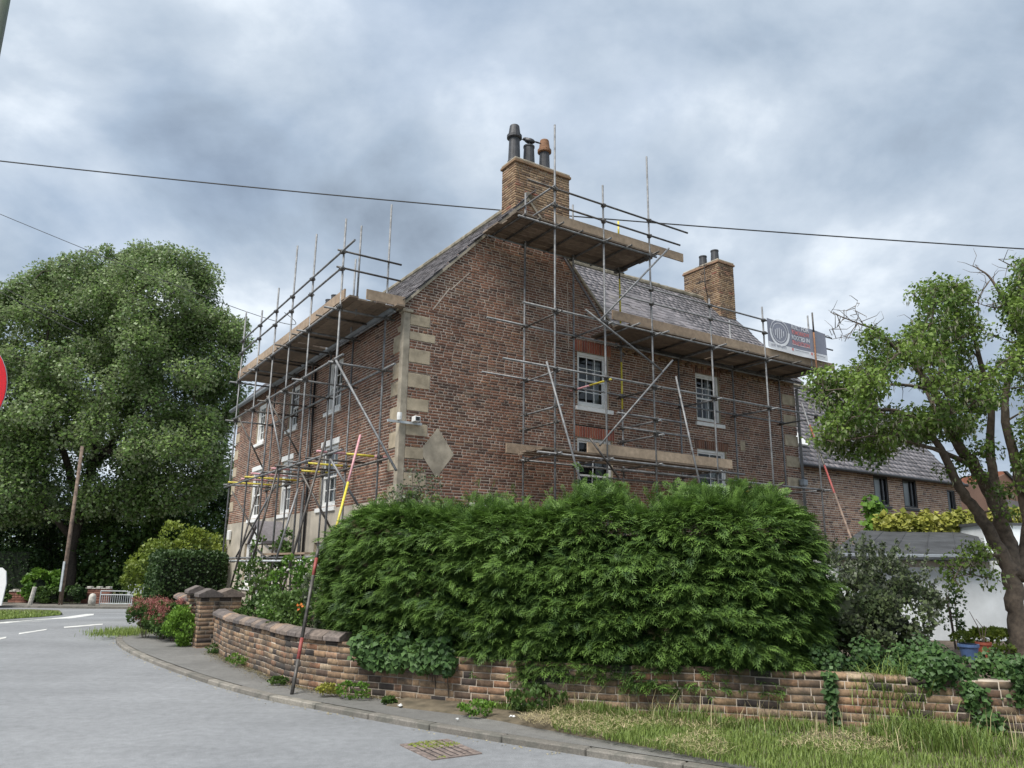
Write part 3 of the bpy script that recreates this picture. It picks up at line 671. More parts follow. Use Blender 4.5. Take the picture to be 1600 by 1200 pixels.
# chimneys
def chimney(u0, u1, v0, v1, zb, zt, pots, seed):
    ch = MB().box((u0 + .012, v0 + .012, zb), (u1 - .012, v1 - .012, zt - .14)).build('chimney', 'mortar', house)
    fr = lambda a, b: (lambda z, zt_: [(a, b)])
    Rs = []; Ts = []
    for ax, base, l in ((AXG, np.array([u0, v0, 0.]), u1 - u0), (AXF, np.array([u0, v0, 0.]), v1 - v0),
                        (np.array([[-1., 0, 0], [0, -1, 0], [0, 0, 1]]), np.array([u1, v1, 0.]), u1 - u0), (np.array([[0., -1, 0], [-1, 0, 0], [0, 0, 1]]), np.array([u1, v1, 0.]), v1 - v0)):
        b_, _ = courses(0, l, zb, zt - .14, .068, .235, fr(0, l), seed=seed, hdr=4)
        r, t = brick_rt(b_, ax, base, seed=seed, depth=.05); Rs.append(r); Ts.append(t)
    R, T = np.concatenate(Rs), np.concatenate(Ts); v, f, _ = inst(*BT, R, T); tag(obj('brickwork', mesh_np('brickwork', v, f, M['chimney_brick']), ch), kind='stuff')
    MB().box((u0 - .04, v0 - .04, zt - .14), (u1 + .04, v1 + .04, zt - .07)).build('chimney_course', 'chimney_brick', ch, bev=.01)
    MB().box((u0 - .02, v0 - .02, zt - .07), (u1 + .02, v1 + .02, zt)).build('chimney_cap', 'cement', ch, bev=.02)
    MB().box((u0 - .05, v0 - .03, zb - .03), (u1 + .05, v1 + .05, zb + .05)).build('flashing', 'cement', ch, bev=.01)
    for (pu_, pv_, h, r, cowl) in pots:
        MB().lathe((pu_, pv_, zt - .02), [(r * 1.12, 0), (r * 1.1, .05), (r, .08), (r * .86, h - .05), (r * .95, h - .04), (r * .95, h), (r * .75, h), (r * .72, h - .2)], 16).build('chimney_pot', 'dark_pot', ch, smooth_=False)
        if cowl:
            MB().lathe((pu_, pv_, zt + h - .14), [(r * 1.0, 0), (r * 1.25, .02), (r * 1.25, .09), (r * 1.0, .12), (r * .8, .36), (r * .74, .38), (r * .5, .38)], 16).build('pot_cowl', cowl, ch)
    return ch
chimney(2.86, 4.58, .0, .62, 9.6, 11.82, [(3.02, .3, .82, .16, 'dark_pot'), (3.48, .3, .64, .16, None), (3.98, .3, .72, .15, 'terracotta')], 21)
chimney(12.52, 13.3, 2.05, 3.65, 9.7, 12.05, [(12.9, 3.05, .52, .15, None), (12.9, 2.5, .55, .15, None)], 22)
chimney(2.7, 3.9, 13.0, 14.1, 9.8, 11.55, [(3.0, 13.2, .5, .15, None), (3.0, 13.85, .5, .15, None)], 23)
# crow on the middle pot
def house_world(p): return HC + U * p[0] + V * p[1] + np.array([0, 0, p[2]])
bw = house_world((3.5, .3, 12.44))
bm_ = bpy.data.meshes.new('bird'); bm = bmesh.new()
def ell(c, r, rot=None):
    m = Matrix.Translation(c) @ (rot or Matrix()) @ Matrix.Diagonal((*r, 1)); bmesh.ops.create_uvsphere(bm, u_segments=14, v_segments=9, radius=1, matrix=m)
ell((0, 0, .17), (.15, .075, .08), Matrix.Rotation(rad(18), 4, 'Y')); ell((-.13, 0, .235), (.058, .05, .05)); ell((.2, 0, .115), (.12, .035, .018), Matrix.Rotation(rad(22), 4, 'Y')); ell((-.07, 0, .215), (.08, .055, .055), Matrix.Rotation(rad(30), 4, 'Y'))
bmesh.ops.create_cone(bm, segments=8, radius1=.022, radius2=.002, depth=.09, matrix=Matrix.Translation((-.205, 0, .23)) @ Matrix.Rotation(rad(-94), 4, 'Y'))
for s in (-.03, .03): bmesh.ops.create_cone(bm, segments=6, radius1=.008, radius2=.012, depth=.12, matrix=Matrix.Translation((.0, s, .06)))
bm.to_mesh(bm_); bm.free(); bm_.materials.append(M['feather']); bm_.polygons.foreach_set('use_smooth', np.ones(len(bm_.polygons), bool))
bird = obj('bird', bm_); bird.location = bw; bird.rotation_euler = (0, 0, rad(-8)); tag(bird, 'black crow perched on the middle pot of the tall chimney', 'bird')
# television aerial by the far wing chimney
ae = thing('aerial', 'thin television aerial on a bent mast beside the right-hand chimney', 'aerial', house_world((12.35, 2.4, 10.2)), rz=HROT)
MB().tube([(.15, .2, -.1), (.1, .1, .55), (-.12, 0, .95), (-.12, 0, 1.75)], .016, 6).build('mast', 'dark_tube', ae)
for z, n in ((1.62, 3), (1.05, 6)):
    MB().tube([(-.42, 0, z - .1), (.12, 0, z + .1)], .01, 5).build('boom', 'dark_tube', ae)
    for k in range(n): q = k / max(1, n - 1); MB().tube([(-.4 + .5 * q, -.16, z - .09 + .18 * q), (-.4 + .5 * q, .16, z - .09 + .18 * q)], .006, 4).build('element', 'dark_tube', ae)
# camera and lamp bracket on the corner
p = thing('security_light', 'white floodlight and camera on a metal bar across the house corner', 'light', house_world((0, 0, 4.6)), rz=HROT)
MB().box((-.3, -.07, .0), (.5, -.03, .05)).build('bar', 'galv', p); MB().lathe((-.06, -.12, .05), [(.05, 0), (.055, .08), (.05, .16)], 10).build('sensor', 'white', p); MB().box((.26, -.2, .05), (.4, -.04, .17)).build('lamp_body', 'white', p, bev=.01); MB().box((.285, -.206, .07), (.375, -.199, .15)).build('lens', 'black', p)
p = thing('alarm_box', 'small white box high on the far left end of the rendered front', 'alarm box', house_world((-.02, 13.6, 2.45)), rz=HROT)
MB().box((-.1, -.14, 0), (0, .14, .34)).build('case', 'white', p, bev=.02)

# ------------------------------------------------------------------ scaffolding (house axes)
TR = .0242
coup_me = None
def coupler(parent, q):
    global coup_me
    if coup_me is None:
        o = MB().box((-.05, -.05, -.04), (.05, .05, .04)).tube([(-.075, 0, 0), (.075, 0, 0)], .018, 6).tube([(0, -.075, .0), (0, .075, 0)], .018, 6).build('coupler', 'coupler', parent, bev=.008); coup_me = o.data
    else: o = obj('coupler', coup_me, parent)
    o.location = Vector(q); o.rotation_euler = (0, 0, random.uniform(-.4, .4)); return o
def pole(parent, name, a, b, mat='tube', r=TR):
    a, b = np.asarray(a, float), np.asarray(b, float)
    o = MB().tube([a, b], r, 8).build(name, mat, parent)
    for p_ in o.data.polygons: p_.use_smooth = len(p_.vertices) == 4
    return o
def banded(parent, name, a, b, bands):      # a tube painted in lengths: list of (fraction end, material)
    a, b = np.asarray(a, float), np.asarray(b, float); t0 = 0; root = None
    for t1, m_ in bands:
        o = pole(parent if root is None else root, name if root is None else 'painted_band', a + (b - a) * t0, a + (b - a) * t1, m_)
        root = root or o; t0 = t1
    return root
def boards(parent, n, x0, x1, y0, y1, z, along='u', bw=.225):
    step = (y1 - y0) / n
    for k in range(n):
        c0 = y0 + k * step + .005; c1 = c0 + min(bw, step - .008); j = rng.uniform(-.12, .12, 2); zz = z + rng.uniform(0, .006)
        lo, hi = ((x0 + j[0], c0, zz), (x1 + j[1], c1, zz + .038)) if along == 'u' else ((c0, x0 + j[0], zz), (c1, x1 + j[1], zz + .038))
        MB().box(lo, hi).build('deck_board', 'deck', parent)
SO, SI, FO, FI = 1.5, .3, 1.35, .25
side = thing('scaffold', 'tall tube scaffold along the gable and rear wing, with chimney platform', 'scaffold', HC, rz=HROT)
so_u = [3.0, 4.46, 5.96, 8.05, 10.17, 12.2]; so_top = [11.98, 10.83, 12.1, 8.62, 8.82, 8.95]
for uq, tq in zip(so_u, so_top): pole(side, 'standard', (uq, -SO, GZ), (uq, -SO, tq), 'tube')
for uq, tq, mt in ((2.98, 10.7, 'tube'), (4.46, 10.8, 'tube'), (8.05, 7.3, 'tube'), (10.2, 8.75, 'tube'), (12.25, 8.6, 'tube')): pole(side, 'standard', (uq, -SI, GZ), (uq, -SI, tq), mt)
banded(side, 'standard', (6.0, -SI, GZ), (6.0, -SI, 10.75), [(.5, 'tube'), (.62, 'yellow'), (.7, 'tube'), (.72, 'pink'), (.84, 'yellow'), (.95, 'dark_tube'), (1, 'yellow')])
banded(side, 'standard', (12.2, -SO - .16, 6.0), (12.2, -SO - .16, 9.0), [(.2, 'tube'), (.8, 'terracotta'), (1, 'dark_tube')])
def led(a, b, z, offs, name='ledger', mat='tube', parent=side): 
    pole(parent, name, (a, -offs - .05, z), (b, -offs - .05, z), mat)
    for uq in so_u:
        if a - .05 <= uq <= b + .05: coupler(parent, (uq, -offs - .02, z))
CZ, WZ, LZ = 9.32, 7.30, 4.06
led(1.95, 6.15, CZ, SO); led(1.95, 6.2, CZ, SI - .1)
for z in (10.28, 9.86): led(2.2 if z > 10 else 2.9, 7.3 if z > 10 else 7.0, z, SO, 'guard_rail', 'dark_tube')
for z in (10.28, 9.86): pole(side, 'guard_rail', (2.94, -SO - .1, z + .05), (2.94, .15, z + .05), 'tube')
led(2.1, 12.95, WZ, SO); led(1.9, 12.9, WZ - .06, SI)
for z, a in ((8.42, 5.1), (8.05, 4.9)): led(a, 13.2, z, SO, 'guard_rail', 'tube')
led(1.6, 12.6, 5.95, SO); led(1.8, 12.5, 5.93, SI)
led(2.5, 9.0, LZ - .02, SO); led(2.9, 8.6, LZ - .04, SI)
led(5.0, 12.6, 3.86, SO - .1); banded(side, 'ledger', (5.4, -SI - .05, 3.8), (12.0, -SI - .05, 3.8), [(.7, 'tube'), (.78, 'yellow'), (1, 'banner_white')])
led(4.75, 7.0, 5.15, SO); led(4.85, 7.05, 4.82, SO)
for k, uq in enumerate(so_u):
    for z in (WZ - .05, 5.9) + ((CZ + .05,) if uq < 6.2 else ()) + ((LZ,) if uq < 9 else (3.84,)) + ((5.1, 4.75) if uq in (3.0, 5.96) else ()):
        a, b = (uq + .06, -SO - rng.uniform(.1, .3), z), (uq + .06, rng.uniform(-.16, -.03), z)
        if k == 1 and z == 5.9: banded(side, 'transom', a, b, [(.5, 'yellow'), (1, 'pink')])
        else: pole(side, 'transom', a, b, 'tube' if rng.random() < .75 else 'dark_tube')
        coupler(side, (uq + .03, -SI, z)); coupler(side, (uq + .03, -SO, z))
for uq in np.arange(5.3, 12.8, 1.0): pole(side, 'transom', (uq, -SO - rng.uniform(.08, .35), WZ + .05), (uq, -.08, WZ + .05), 'tube' if rng.random() < .5 else 'dark_tube')
for uq in (2.1, 2.5, 3.7, 5.2, 6.1): pole(side, 'transom', (uq, -SO - rng.uniform(.08, .2), CZ + .05), (uq, -.08, CZ + .05), 'dark_tube')
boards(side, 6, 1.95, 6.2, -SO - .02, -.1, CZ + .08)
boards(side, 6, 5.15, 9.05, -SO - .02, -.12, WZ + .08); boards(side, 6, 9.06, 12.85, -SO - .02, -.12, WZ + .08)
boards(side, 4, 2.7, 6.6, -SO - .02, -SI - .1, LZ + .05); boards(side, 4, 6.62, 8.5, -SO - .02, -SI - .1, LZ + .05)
def toe(parent, a, b, off, z, h=.225, along='u'):
    lo, hi = ((a, -off - .036, z), (b, -off, z + h)) if along == 'u' else ((-off - .036, a, z), (-off, b, z + h))
    return MB().box(lo, hi).build('toe_board', 'board', parent)
toe(side, 3.05, 7.15, SO - .03, CZ + .125); toe(side, 4.7, 8.6, SO - .03, WZ + .125); toe(side, 8.62, 12.4, SO - .03, WZ + .125)
toe(side, 12.42, 13.3, SO - .03, WZ + .125); toe(side, 2.5, 4.3, SI, LZ + .1); toe(side, 3.9, 8.6, SO - .03, LZ + .1)
MB().box((12.9, -SO, WZ + .125), (12.94, .9, WZ + .35)).build('toe_board', 'board', side)
def br_(parent, fn, a, b, oa, ob=None, mat='tube', name='brace'): return pole(parent, name, fn(*a, oa), fn(*b, ob if ob is not None else oa), mat)
for a, b, oa, ob, mt in (((1045, 388), (937, 501), 1.58, None, 'tube'), ((915, 484), (1034, 579), 1.6, None, 'tube'), ((1051, 563), (937, 696), 1.58, None, 'tube'), ((922, 685), (967, 747), 1.58, None, 'dark_tube'),
                         ((854, 565), (930, 835), 1.58, 2.4, 'tube'), ((1056, 588), (1103, 800), 1.58, 2.3, 'tube'), ((1252, 628), (1276, 700), 1.58, 2.2, 'tube')):
    br_(side, pu, a, b, oa, ob, mt)
banded(side, 'raker', pu(1265, 664, 1.9), pu(1357, 915, 6.0), [(.14, 'red'), (.33, 'dark_tube'), (.52, 'red'), (1, 'pole_wood')])
front = thing('scaffold', 'tube scaffold in front of the three-storey facade, left of the corner', 'scaffold', HC, rz=HROT)
fo = [pv(x, y, FO) for x, y in ((541, 342), (495, 366), (465, 384), (436, 450), (410, 485), (385, 487))]
FOV = [q[1] for q in fo]
for q in fo: pole(front, 'standard', (-FO, q[1], GZ - .35), (-FO, q[1], q[2]))
q = pv(612, 320, FI); pole(front, 'standard', (-FI, q[1], GZ - .35), (-FI, q[1], q[2])); inner0 = q[1]
q = pv(565, 353, .9); pole(front, 'standard', (-.9, q[1], 7.0), (-.9, q[1], q[2])); q2 = pv(556, 405, .5); pole(front, 'standard', (-.5, q2[1], 7.0), (-.5, q2[1], q2[2]))
for vq in FOV[1:]: pole(front, 'standard', (-FI, vq, GZ - .35), (-FI, vq, 7.05))
q = pv(345, 917, FO + .1)
FD = 7.04
def fled(a, b, z, offs, name='ledger', mat='tube'):
    pole(front, name, (-offs - .05, a, z), (-offs - .05, b, z), mat)
    for vq in FOV:
        if a - .05 <= vq <= b + .05: coupler(front, (-offs - .02, vq, z))
V1 = FOV[-1]
zr1 = pv(541, 391, FO)[2]; zr2 = pv(541, 416, FO)[2]
fled(FOV[0] - .75, V1 + .15, zr1, FO, 'guard_rail'); fled(FOV[0] - .15, V1 + .25, zr2, FO, 'guard_rail')
fled(FOV[0] - .1, V1 + .3, FD, FO); fled(-.05, V1 + .3, FD, FI - .05)
z5 = pv(525, 563, FO)[2]; z4 = pv(500, 715, FO)[2]; z2_ = pv(450, 871, FO)[2]
fled(FOV[0] - .5, V1 + .3, z5, FO); fled(-.3, V1 + .2, z5 - .06, FI)
fled(FOV[0] - .8, V1 + .4, z4, FO); fled(-.2, V1 + .2, z4 - .05, FI, mat='dark_tube')
fled(FOV[0] - 1.0, V1 + .8, z2_, FO); fled(-.2, V1 + .6, z2_ - .08, FO + .15, mat='galv')
for z in (zr1 + .05, zr2 + .05): pole(front, 'guard_rail', (-FO - .12, FOV[0] + .06, z), (.05, FOV[0] + .06, z), 'dark_tube')
for k, vq in enumerate(FOV):
    for z in (FD - .05, z5 - .05, z4 + .05):
        a, b = (-FO - rng.uniform(.12, .35), vq + .06, z), (-.05, vq + .06, z)
        if z == z4 + .05 and k in (0, 1, 2, 3, 4): banded(front, 'transom', a, b, [[(.4, 'pink'), (.8, 'yellow'), (1, 'pink')], [(.3, 'tube'), (1, 'yellow')], [(.3, 'pink'), (.5, 'tube'), (1, 'yellow')], [(.6, 'pink'), (1, 'tube')], [(.5, 'pink'), (1, 'dark_tube')]][k])
        else: pole(front, 'transom', a, b, 'tube' if rng.random() < .7 else 'dark_tube')
        coupler(front, (-FO, vq + .03, z)); coupler(front, (-FI, vq + .03, z))
    if k < 5:
        vm = (vq + FOV[k + 1]) / 2; pole(front, 'transom', (-FO - rng.uniform(.1, .3), vm, FD + .05), (-.06, vm, FD + .05), 'dark_tube')
        pole(front, 'transom', (-FO - rng.uniform(.1, .3), vm + .3, z4 + .06), (-.06, vm + .3, z4 + .06), random.choice(['tube', 'dark_tube', 'yellow']))
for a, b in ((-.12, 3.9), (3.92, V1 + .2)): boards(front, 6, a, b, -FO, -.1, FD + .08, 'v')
toe(front, FOV[0] - .2, 3.7, FO - .03, FD + .125, along='v'); toe(front, 3.72, V1 - .8, FO - .03, FD + .125, along='v'); toe(front, V1 - .78, V1 + .25, FO - .03, FD + .125, along='v')
MB().box((-.95, -.12, FD + .125), (-.05, -.085, FD + .35)).build('toe_board', 'board', front)
for a, b, oa, ob, mt in (((525, 563), (619, 735), 1.42, .9, 'tube'), ((420, 619), (439, 716), 1.42, None, 'tube'), ((417, 619), (470, 716), 1.3, .5, 'dark_tube'), ((372, 650), (410, 730), 1.3, .6, 'dark_tube'),
                         ((516, 717), (560, 790), 1.42, .9, 'tube'), ((471, 739), (520, 832), 1.42, .8, 'dark_tube'), ((363, 768), (404, 842), 1.42, .8, 'dark_tube'),
                         ((509, 686), (441, 925), 1.45, 2.2, 'dark_tube'), ((439, 713), (393, 880), 1.45, 2.0, 'dark_tube'), ((466, 764), (431, 875), 1.45, 1.9, 'tube'), ((405, 757), (360, 918), 1.45, 2.0, 'dark_tube'), ((431, 757), (369, 870), 1.45, 1.7, 'tube'),
                         ((395, 880), (409, 985), 1.5, 2.6, 'tube'), ((416, 930), (403, 970), 1.5, 1.9, 'tube')):
    br_(front, pv, a, b, oa, ob, mt)
banded(front, 'raker', pv(563, 680, 1.0), pv(488, 968, 2.4), [(.3, 'pink'), (.62, 'yellow'), (.72, 'tube'), (1, 'pink')])
MB().box((-FO - .1, 1.2, z2_ + .06), (-FO + .12, 4.3, z2_ + .1)).build('deck_board', 'board', front)
# raker footed on the pavement in front of the wall
p0 = gp(456, 1085, .06); p1 = at(497, 858, 11.15)
banded(front, 'raker', hl(p0), hl(p1), [(.22, 'dark_tube'), (.36, 'red'), (.8, 'dark_tube'), (.93, 'red'), (1, 'dark_tube')])

# banner on the wing scaffold
ba = [pu(1195, 499, SO - .03), pu(1278, 517, SO - .03), pu(1278, 561, SO - .03), pu(1199, 543, SO - .03)]
bu0, bu1, bz1, bz0 = 10.22, 12.85, float(ba[0][2]), float(ba[3][2])
banner = thing('banner', 'grey printed mesh banner tied to the guard rails of the right-hand scaffold', 'banner', HC + U * bu0 - V * (SO + .105) + np.array([0, 0, bz0]), rz=HROT)
bwid, bh = bu1 - bu0, bz1 - bz0
nb = 24
def bwave(s, z): return .018 * math.sin(s * 5.5) * (.3 + z) + .012 * math.sin(s * 2.1 + 1)
def bsheet(name, s0, s1, za, zb, mat, d):
    vv = []; 
    for i in range(nb + 1):
        s = s0 + (s1 - s0) * i / nb
        for z in (za, zb): sag = -.05 * math.sin(math.pi * s / bwid) * (1 - z / bh) ; vv.append((s, bwave(s, z) - d, z + sag))
    o = MB().add(vv, [(2 * i, 2 * i + 2, 2 * i + 3, 2 * i + 1) for i in range(nb)]).build(name, mat, banner, smooth_=True); return o
bsheet('sheet', 0, bwid, .0, bh, 'banner', 0); bsheet('strip', .005, bwid - .005, -.03, .15, 'banner_white', .006)
def ring(c, r0_, r1_, a0, a1, mat, d=.012, n=30):
    vv = []; 
    for i in range(n + 1):
        a = a0 + (a1 - a0) * i / n
        for r in (r0_, r1_): s, z = c[0] + r * math.cos(a), c[1] + r * math.sin(a); vv.append((s, bwave(s, z) - d, z))
    MB().add(vv, [(2 * i, 2 * i + 2, 2 * i + 3, 2 * i + 1) for i in range(n)]).build('emblem', mat, banner)
cc = (.5, bh * .58)
ring(cc, .33, .41, rad(170), rad(365), 'banner_white'); ring(cc, .355, .375, rad(5), rad(170), 'banner_white'); ring(cc, .27, .285, 0, 2 * math.pi, 'banner_white')
for k in range(5):
    s = cc[0] - .16 + k * .08; h_ = (.1, .17, .2, .15, .09)[k]; MB().add([(s - .015, bwave(s, .5) - .012, cc[1] - h_), (s + .015, bwave(s, .5) - .012, cc[1] - h_), (s + .015, bwave(s, .5) - .012, cc[1] + h_ * .7), (s - .015, bwave(s, .5) - .012, cc[1] + h_ * .7)], [(0, 1, 2, 3)]).build('emblem', 'banner_white', banner)
def text(body, s, z, size, mat, width=None):
    cu_ = bpy.data.curves.new('text', 'FONT'); cu_.body = body; cu_.size = size; cu_.offset = size * .012
    to = bpy.data.objects.new('text', cu_); COL.objects.link(to); bpy.context.view_layer.update()
    me = bpy.data.meshes.new_from_object(to); bpy.data.objects.remove(to)
    vv = np.array([v_.co for v_ in me.vertices]); w_ = np.ptp(vv[:, 0]) or 1; k = (width / w_) if width else 1
    for v_ in me.vertices: x_, y_ = (v_.co.x - vv[:, 0].min()) * k + s, v_.co.y + z; v_.co = (x_, bwave(x_, y_) - .016, y_)
    me.materials.clear(); me.materials.append(M[mat]); o = obj('lettering', me, banner); return o
for k, (tx, mt) in enumerate((('BUILT FOR', 'banner_white'), ('TOMORROW', 'banner_red'), ('ROOTED IN', 'banner_white'), ('TRADITION', 'banner_red'))):
    text(tx, 1.0, bh * .84 - k * .155, .17, mt, .78)
text('0191 377 6972', .12, .03, .1, 'banner', .62)
def bbar(s0, s1, z0, z1, mat): MB().add([(s0, bwave(s0, z0) - .014, z0), (s1, bwave(s1, z0) - .014, z0), (s1, bwave(s1, z1) - .014, z1), (s0, bwave(s0, z1) - .014, z1)], [(0, 1, 2, 3)]).build('printed_line', mat, banner)
bbar(1.0, 1.4, bh * .265, bh * .285, 'banner_white'); bbar(1.42, 1.8, bh * .265, bh * .285, 'banner_white')
for s0 in (.98, 1.82): bbar(s0, s0 + .07, .03, .1, 'banner_red')
for s0, s1 in ((1.1, 1.4), (1.42, 1.72), (1.94, 2.2), (2.22, 2.5)): bbar(s0, s1, .06, .075, 'banner')

# ------------------------------------------------------------------ neighbouring buildings on the right
NV = .9
nb_ = thing('neighbour_house', 'lower brick house with slate roof and dark-framed windows behind the tree', 'house', house_world((WE, NV, 0)), rz=HROT)
def npx(x, y, off=-NV): q = pu(x, y, off); return q - np.array([WE, NV, 0])
nw_ = [(*sorted((npx(1364, 745)[0], npx(1386, 745)[0])), npx(1375, 790)[2], npx(1375, 744)[2]), (*sorted((npx(1409, 745)[0], npx(1430, 745)[0])), npx(1420, 794)[2], npx(1420, 749)[2]), (*sorted((npx(1479, 765)[0], npx(1491, 765)[0])), npx(1485, 800)[2], npx(1485, 765)[2])]
NEZ = float(npx(1300, 731)[2]); NL = 11.0
br, st = courses(0, NL, 2.2, NEZ, .075, .235, lambda z, zt: cut((.02, NL), holes_at(z, zt, nw_)), seed=31)
v, f = strips_mesh(st, AXG, np.zeros(3)); obj('wall', mesh_np('wall', v, f, M['pale_mortar']), nb_)
R_, T_ = brick_rt(br, AXG, np.zeros(3)); pieces('brick', 'brickwork', BT, R_, T_, 'neighbour_brick', nb_, np.abs(T_[:, 0] - 4.2), 300)
MB().box((0, .2, 0), (NL, .25, NEZ)).box((.0, .01, 0), (NL, .25, 2.2)).build('inner_wall', 'room', nb_)
for a, b, z0, z1 in nw_:
    wn_ = MB().box((a, .02, z0), (a + .08, .1, z1)).box((b - .08, .02, z0), (b, .1, z1)).box((a + .08, .02, z1 - .08), (b - .08, .1, z1)).box((a + .08, .02, z0), (b - .08, .1, z0 + .08)).box(((a + b) / 2 + .1, .025, z0 + .08), ((a + b) / 2 + .15, .1, z1 - .08)).build('window', 'black', nb_)
    obj('pane', mesh_np('pane', np.array([(a + .08, .07, z0 + .08), (b - .08, .07, z0 + .08), (b - .08, .07, z1 - .08), (a + .08, .07, z1 - .08)]), np.array([(0, 1, 2, 3)]), M['glass']), wn_)
    MB().box((a + .1, .14, z0), (b - .12, .16, z1)).build('blind', 'curtain', wn_); MB().box((a - .06, -.05, z0 - .09), (b + .06, .04, z0 - .002)).build('sill', 'black', wn_)
NRV = 3.2; NRZ = float(pu(1330, 622, -NV - NRV)[2]); NS = (NRZ - NEZ) / (NRV + .2)
nr = MB().prism([(-.2, NEZ - .05), (NRV, NRZ), (NRV * 2, NEZ), (NRV * 2, NEZ - .1), (NRV, NRZ - .1), (-.2, NEZ - .12)], 0, .0, NL + .1).build('roof', 'slate', nb_)
slates(0, -.24, NEZ - .06, np.array([1., 0, 0]), nz((0, 1, NS)), nz((0, -NS, 1)), NL, math.hypot(NRV + .2, NRZ - NEZ), 'slate', nr, exp=.24, w=.3)
MB().tube([(0, NRV, NRZ + .02), (NL, NRV, NRZ + .02)], .11, 8).build('ridge_tiles', 'ridge', nr)
MB().tube([(0, -.3, NEZ - .08), (NL, -.3, NEZ - .08)], .06, 8).build('gutter', 'black', nb_)
def nroof(s, t): return np.array([s, -.2 + (NRV + .2) * t, NEZ + (NRZ - NEZ) * t])
nn = nz((0, -NS, 1)); q0, q1, q2, q3 = nroof(.4, .18), nroof(2.3, .18), nroof(2.3, .52), nroof(.4, .52)
rl = MB().add([q0 + nn * .03, q1 + nn * .03, q2 + nn * .03, q3 + nn * .03, q0 + nn * .1, q1 + nn * .1, q2 + nn * .1, q3 + nn * .1], [(4, 5, 6, 7), (0, 1, 5, 4), (1, 2, 6, 5), (2, 3, 7, 6), (3, 0, 4, 7)]).build('roof_window', 'white', nr)
# white outbuilding with felt roof
ob = thing('outbuilding', 'white rendered outbuilding with dark felt lean-to roof', 'outbuilding', (6.0, 15, 0))
ya = 15.0
def opx(x, y, dep): return at(x, y, dep) - np.array([6.0, 15, 0])
oz = float(opx(1480, 866, ya)[2]); xl = float(opx(1300, 866, ya)[0]); xr = float(opx(1568, 880, ya)[0]); ozb = float(opx(1440, 830, 18.2)[2])
MB().box((xl + .1, .05, 0), (xr, 3.2, oz - .12)).build('wall', 'dirty_white', ob)
MB().box((xl + .12, .02, oz - .24), (xr - .25, .05, oz - .13)).build('fascia', 'render', ob)
xr2 = float(opx(1540, 866, ya)[0]); bl, brr = float(opx(1345, 828, 18.2)[0]), float(opx(1524, 830, 18.2)[0])
rf_ = MB().add([(xl - .1, -.12, oz), (xr2, -.12, oz), (brr, 3.2, ozb), (bl, 3.2, ozb), (xl - .1, -.12, oz - .06), (xr2, -.12, oz - .06), (brr, 3.2, oz - .2), (bl, 3.2, oz - .2)], [(0, 1, 2, 3), (4, 5, 1, 0), (5, 6, 2, 1), (6, 7, 3, 2), (7, 4, 0, 3)]).build('roof', 'felt', ob)
for k in range(1, 5):
    t_ = k / 5; a_ = np.array([xl - .1 + (xr2 - xl + .1) * t_, -.12, oz + .004]); b_ = np.array([bl + (brr - bl) * t_, 3.2, ozb + .004]); MB().tube([a_, b_], .012, 5).build('felt_seam', 'felt', rf_)
MB().tube([(xl - .1, -.18, oz - .06), (xr - .1, -.18, oz - .06)], .055, 8).build('gutter', 'gutter', ob)
tb = thing('white_shed', 'taller white block with slatted door behind the leaning tree trunk', 'outbuilding', (9.0, 15.3, 0))
zt_ = float(at(1570, 818, 16.5)[2]); x0_ = float(at(1526, 850, 17.5)[0]) - 9.0; xd = float(at(1563, 950, 15.3)[0]) - 9.0
MB().box((x0_, 1.9, 0), (8, 5.5, zt_)).build('wall', 'dirty_white', tb); MB().box((xd + .0, .0, 0), (8, 1.9, 1.95)).build('porch', 'dirty_white', tb)
for k in range(18): MB().box((xd + .03, -.03, .02 + k * .1), (xd + 1.2, -.002, .112 + k * .1)).build('door_slat', 'white', tb, bev=.008)
MB().box((x0_ - .05, 1.85, zt_), (8, 5.5, zt_ + .06)).build('coping', 'felt', tb)
fh = thing('far_house', 'distant brick gable with orange tiled roof behind the right-hand tree', 'house', at(1590, 800, 34) * np.array([1, 1, 0]))
FHB = np.array(fh.location)
def fpoly(px, dep, thick, name, mat):
    q = [at(x, y, dep) - FHB for x, y in px]; n_ = len(q); MB().add(q + [w_ + np.array([0, thick, 0]) for w_ in q], [tuple(range(n_)), tuple(range(n_, 2 * n_))[::-1]] + [(i, (i + 1) % n_, (i + 1) % n_ + n_, i + n_) for i in range(n_)]).build(name, mat, fh)
fpoly([(1572, 740), (1625, 792), (1680, 792), (1680, 900), (1554, 900), (1554, 748)], 34, 5, 'wall', 'neighbour_brick')
fpoly([(1570, 736), (1574, 736), (1630, 792), (1626, 793)], 33.9, .15, 'verge_board', 'felt')
fpoly([(1551, 737), (1571, 736), (1576, 748), (1552, 750)], 34.3, 5, 'roof', 'tile')
fpoly([(1566, 779), (1600, 785), (1660, 806), (1660, 812), (1563, 806)], 33, .6, 'lean_to_roof', 'slate')
fpoly([(1590, 748), (1640, 742), (1660, 775), (1606, 773)], 36, 4, 'roof', 'tile')
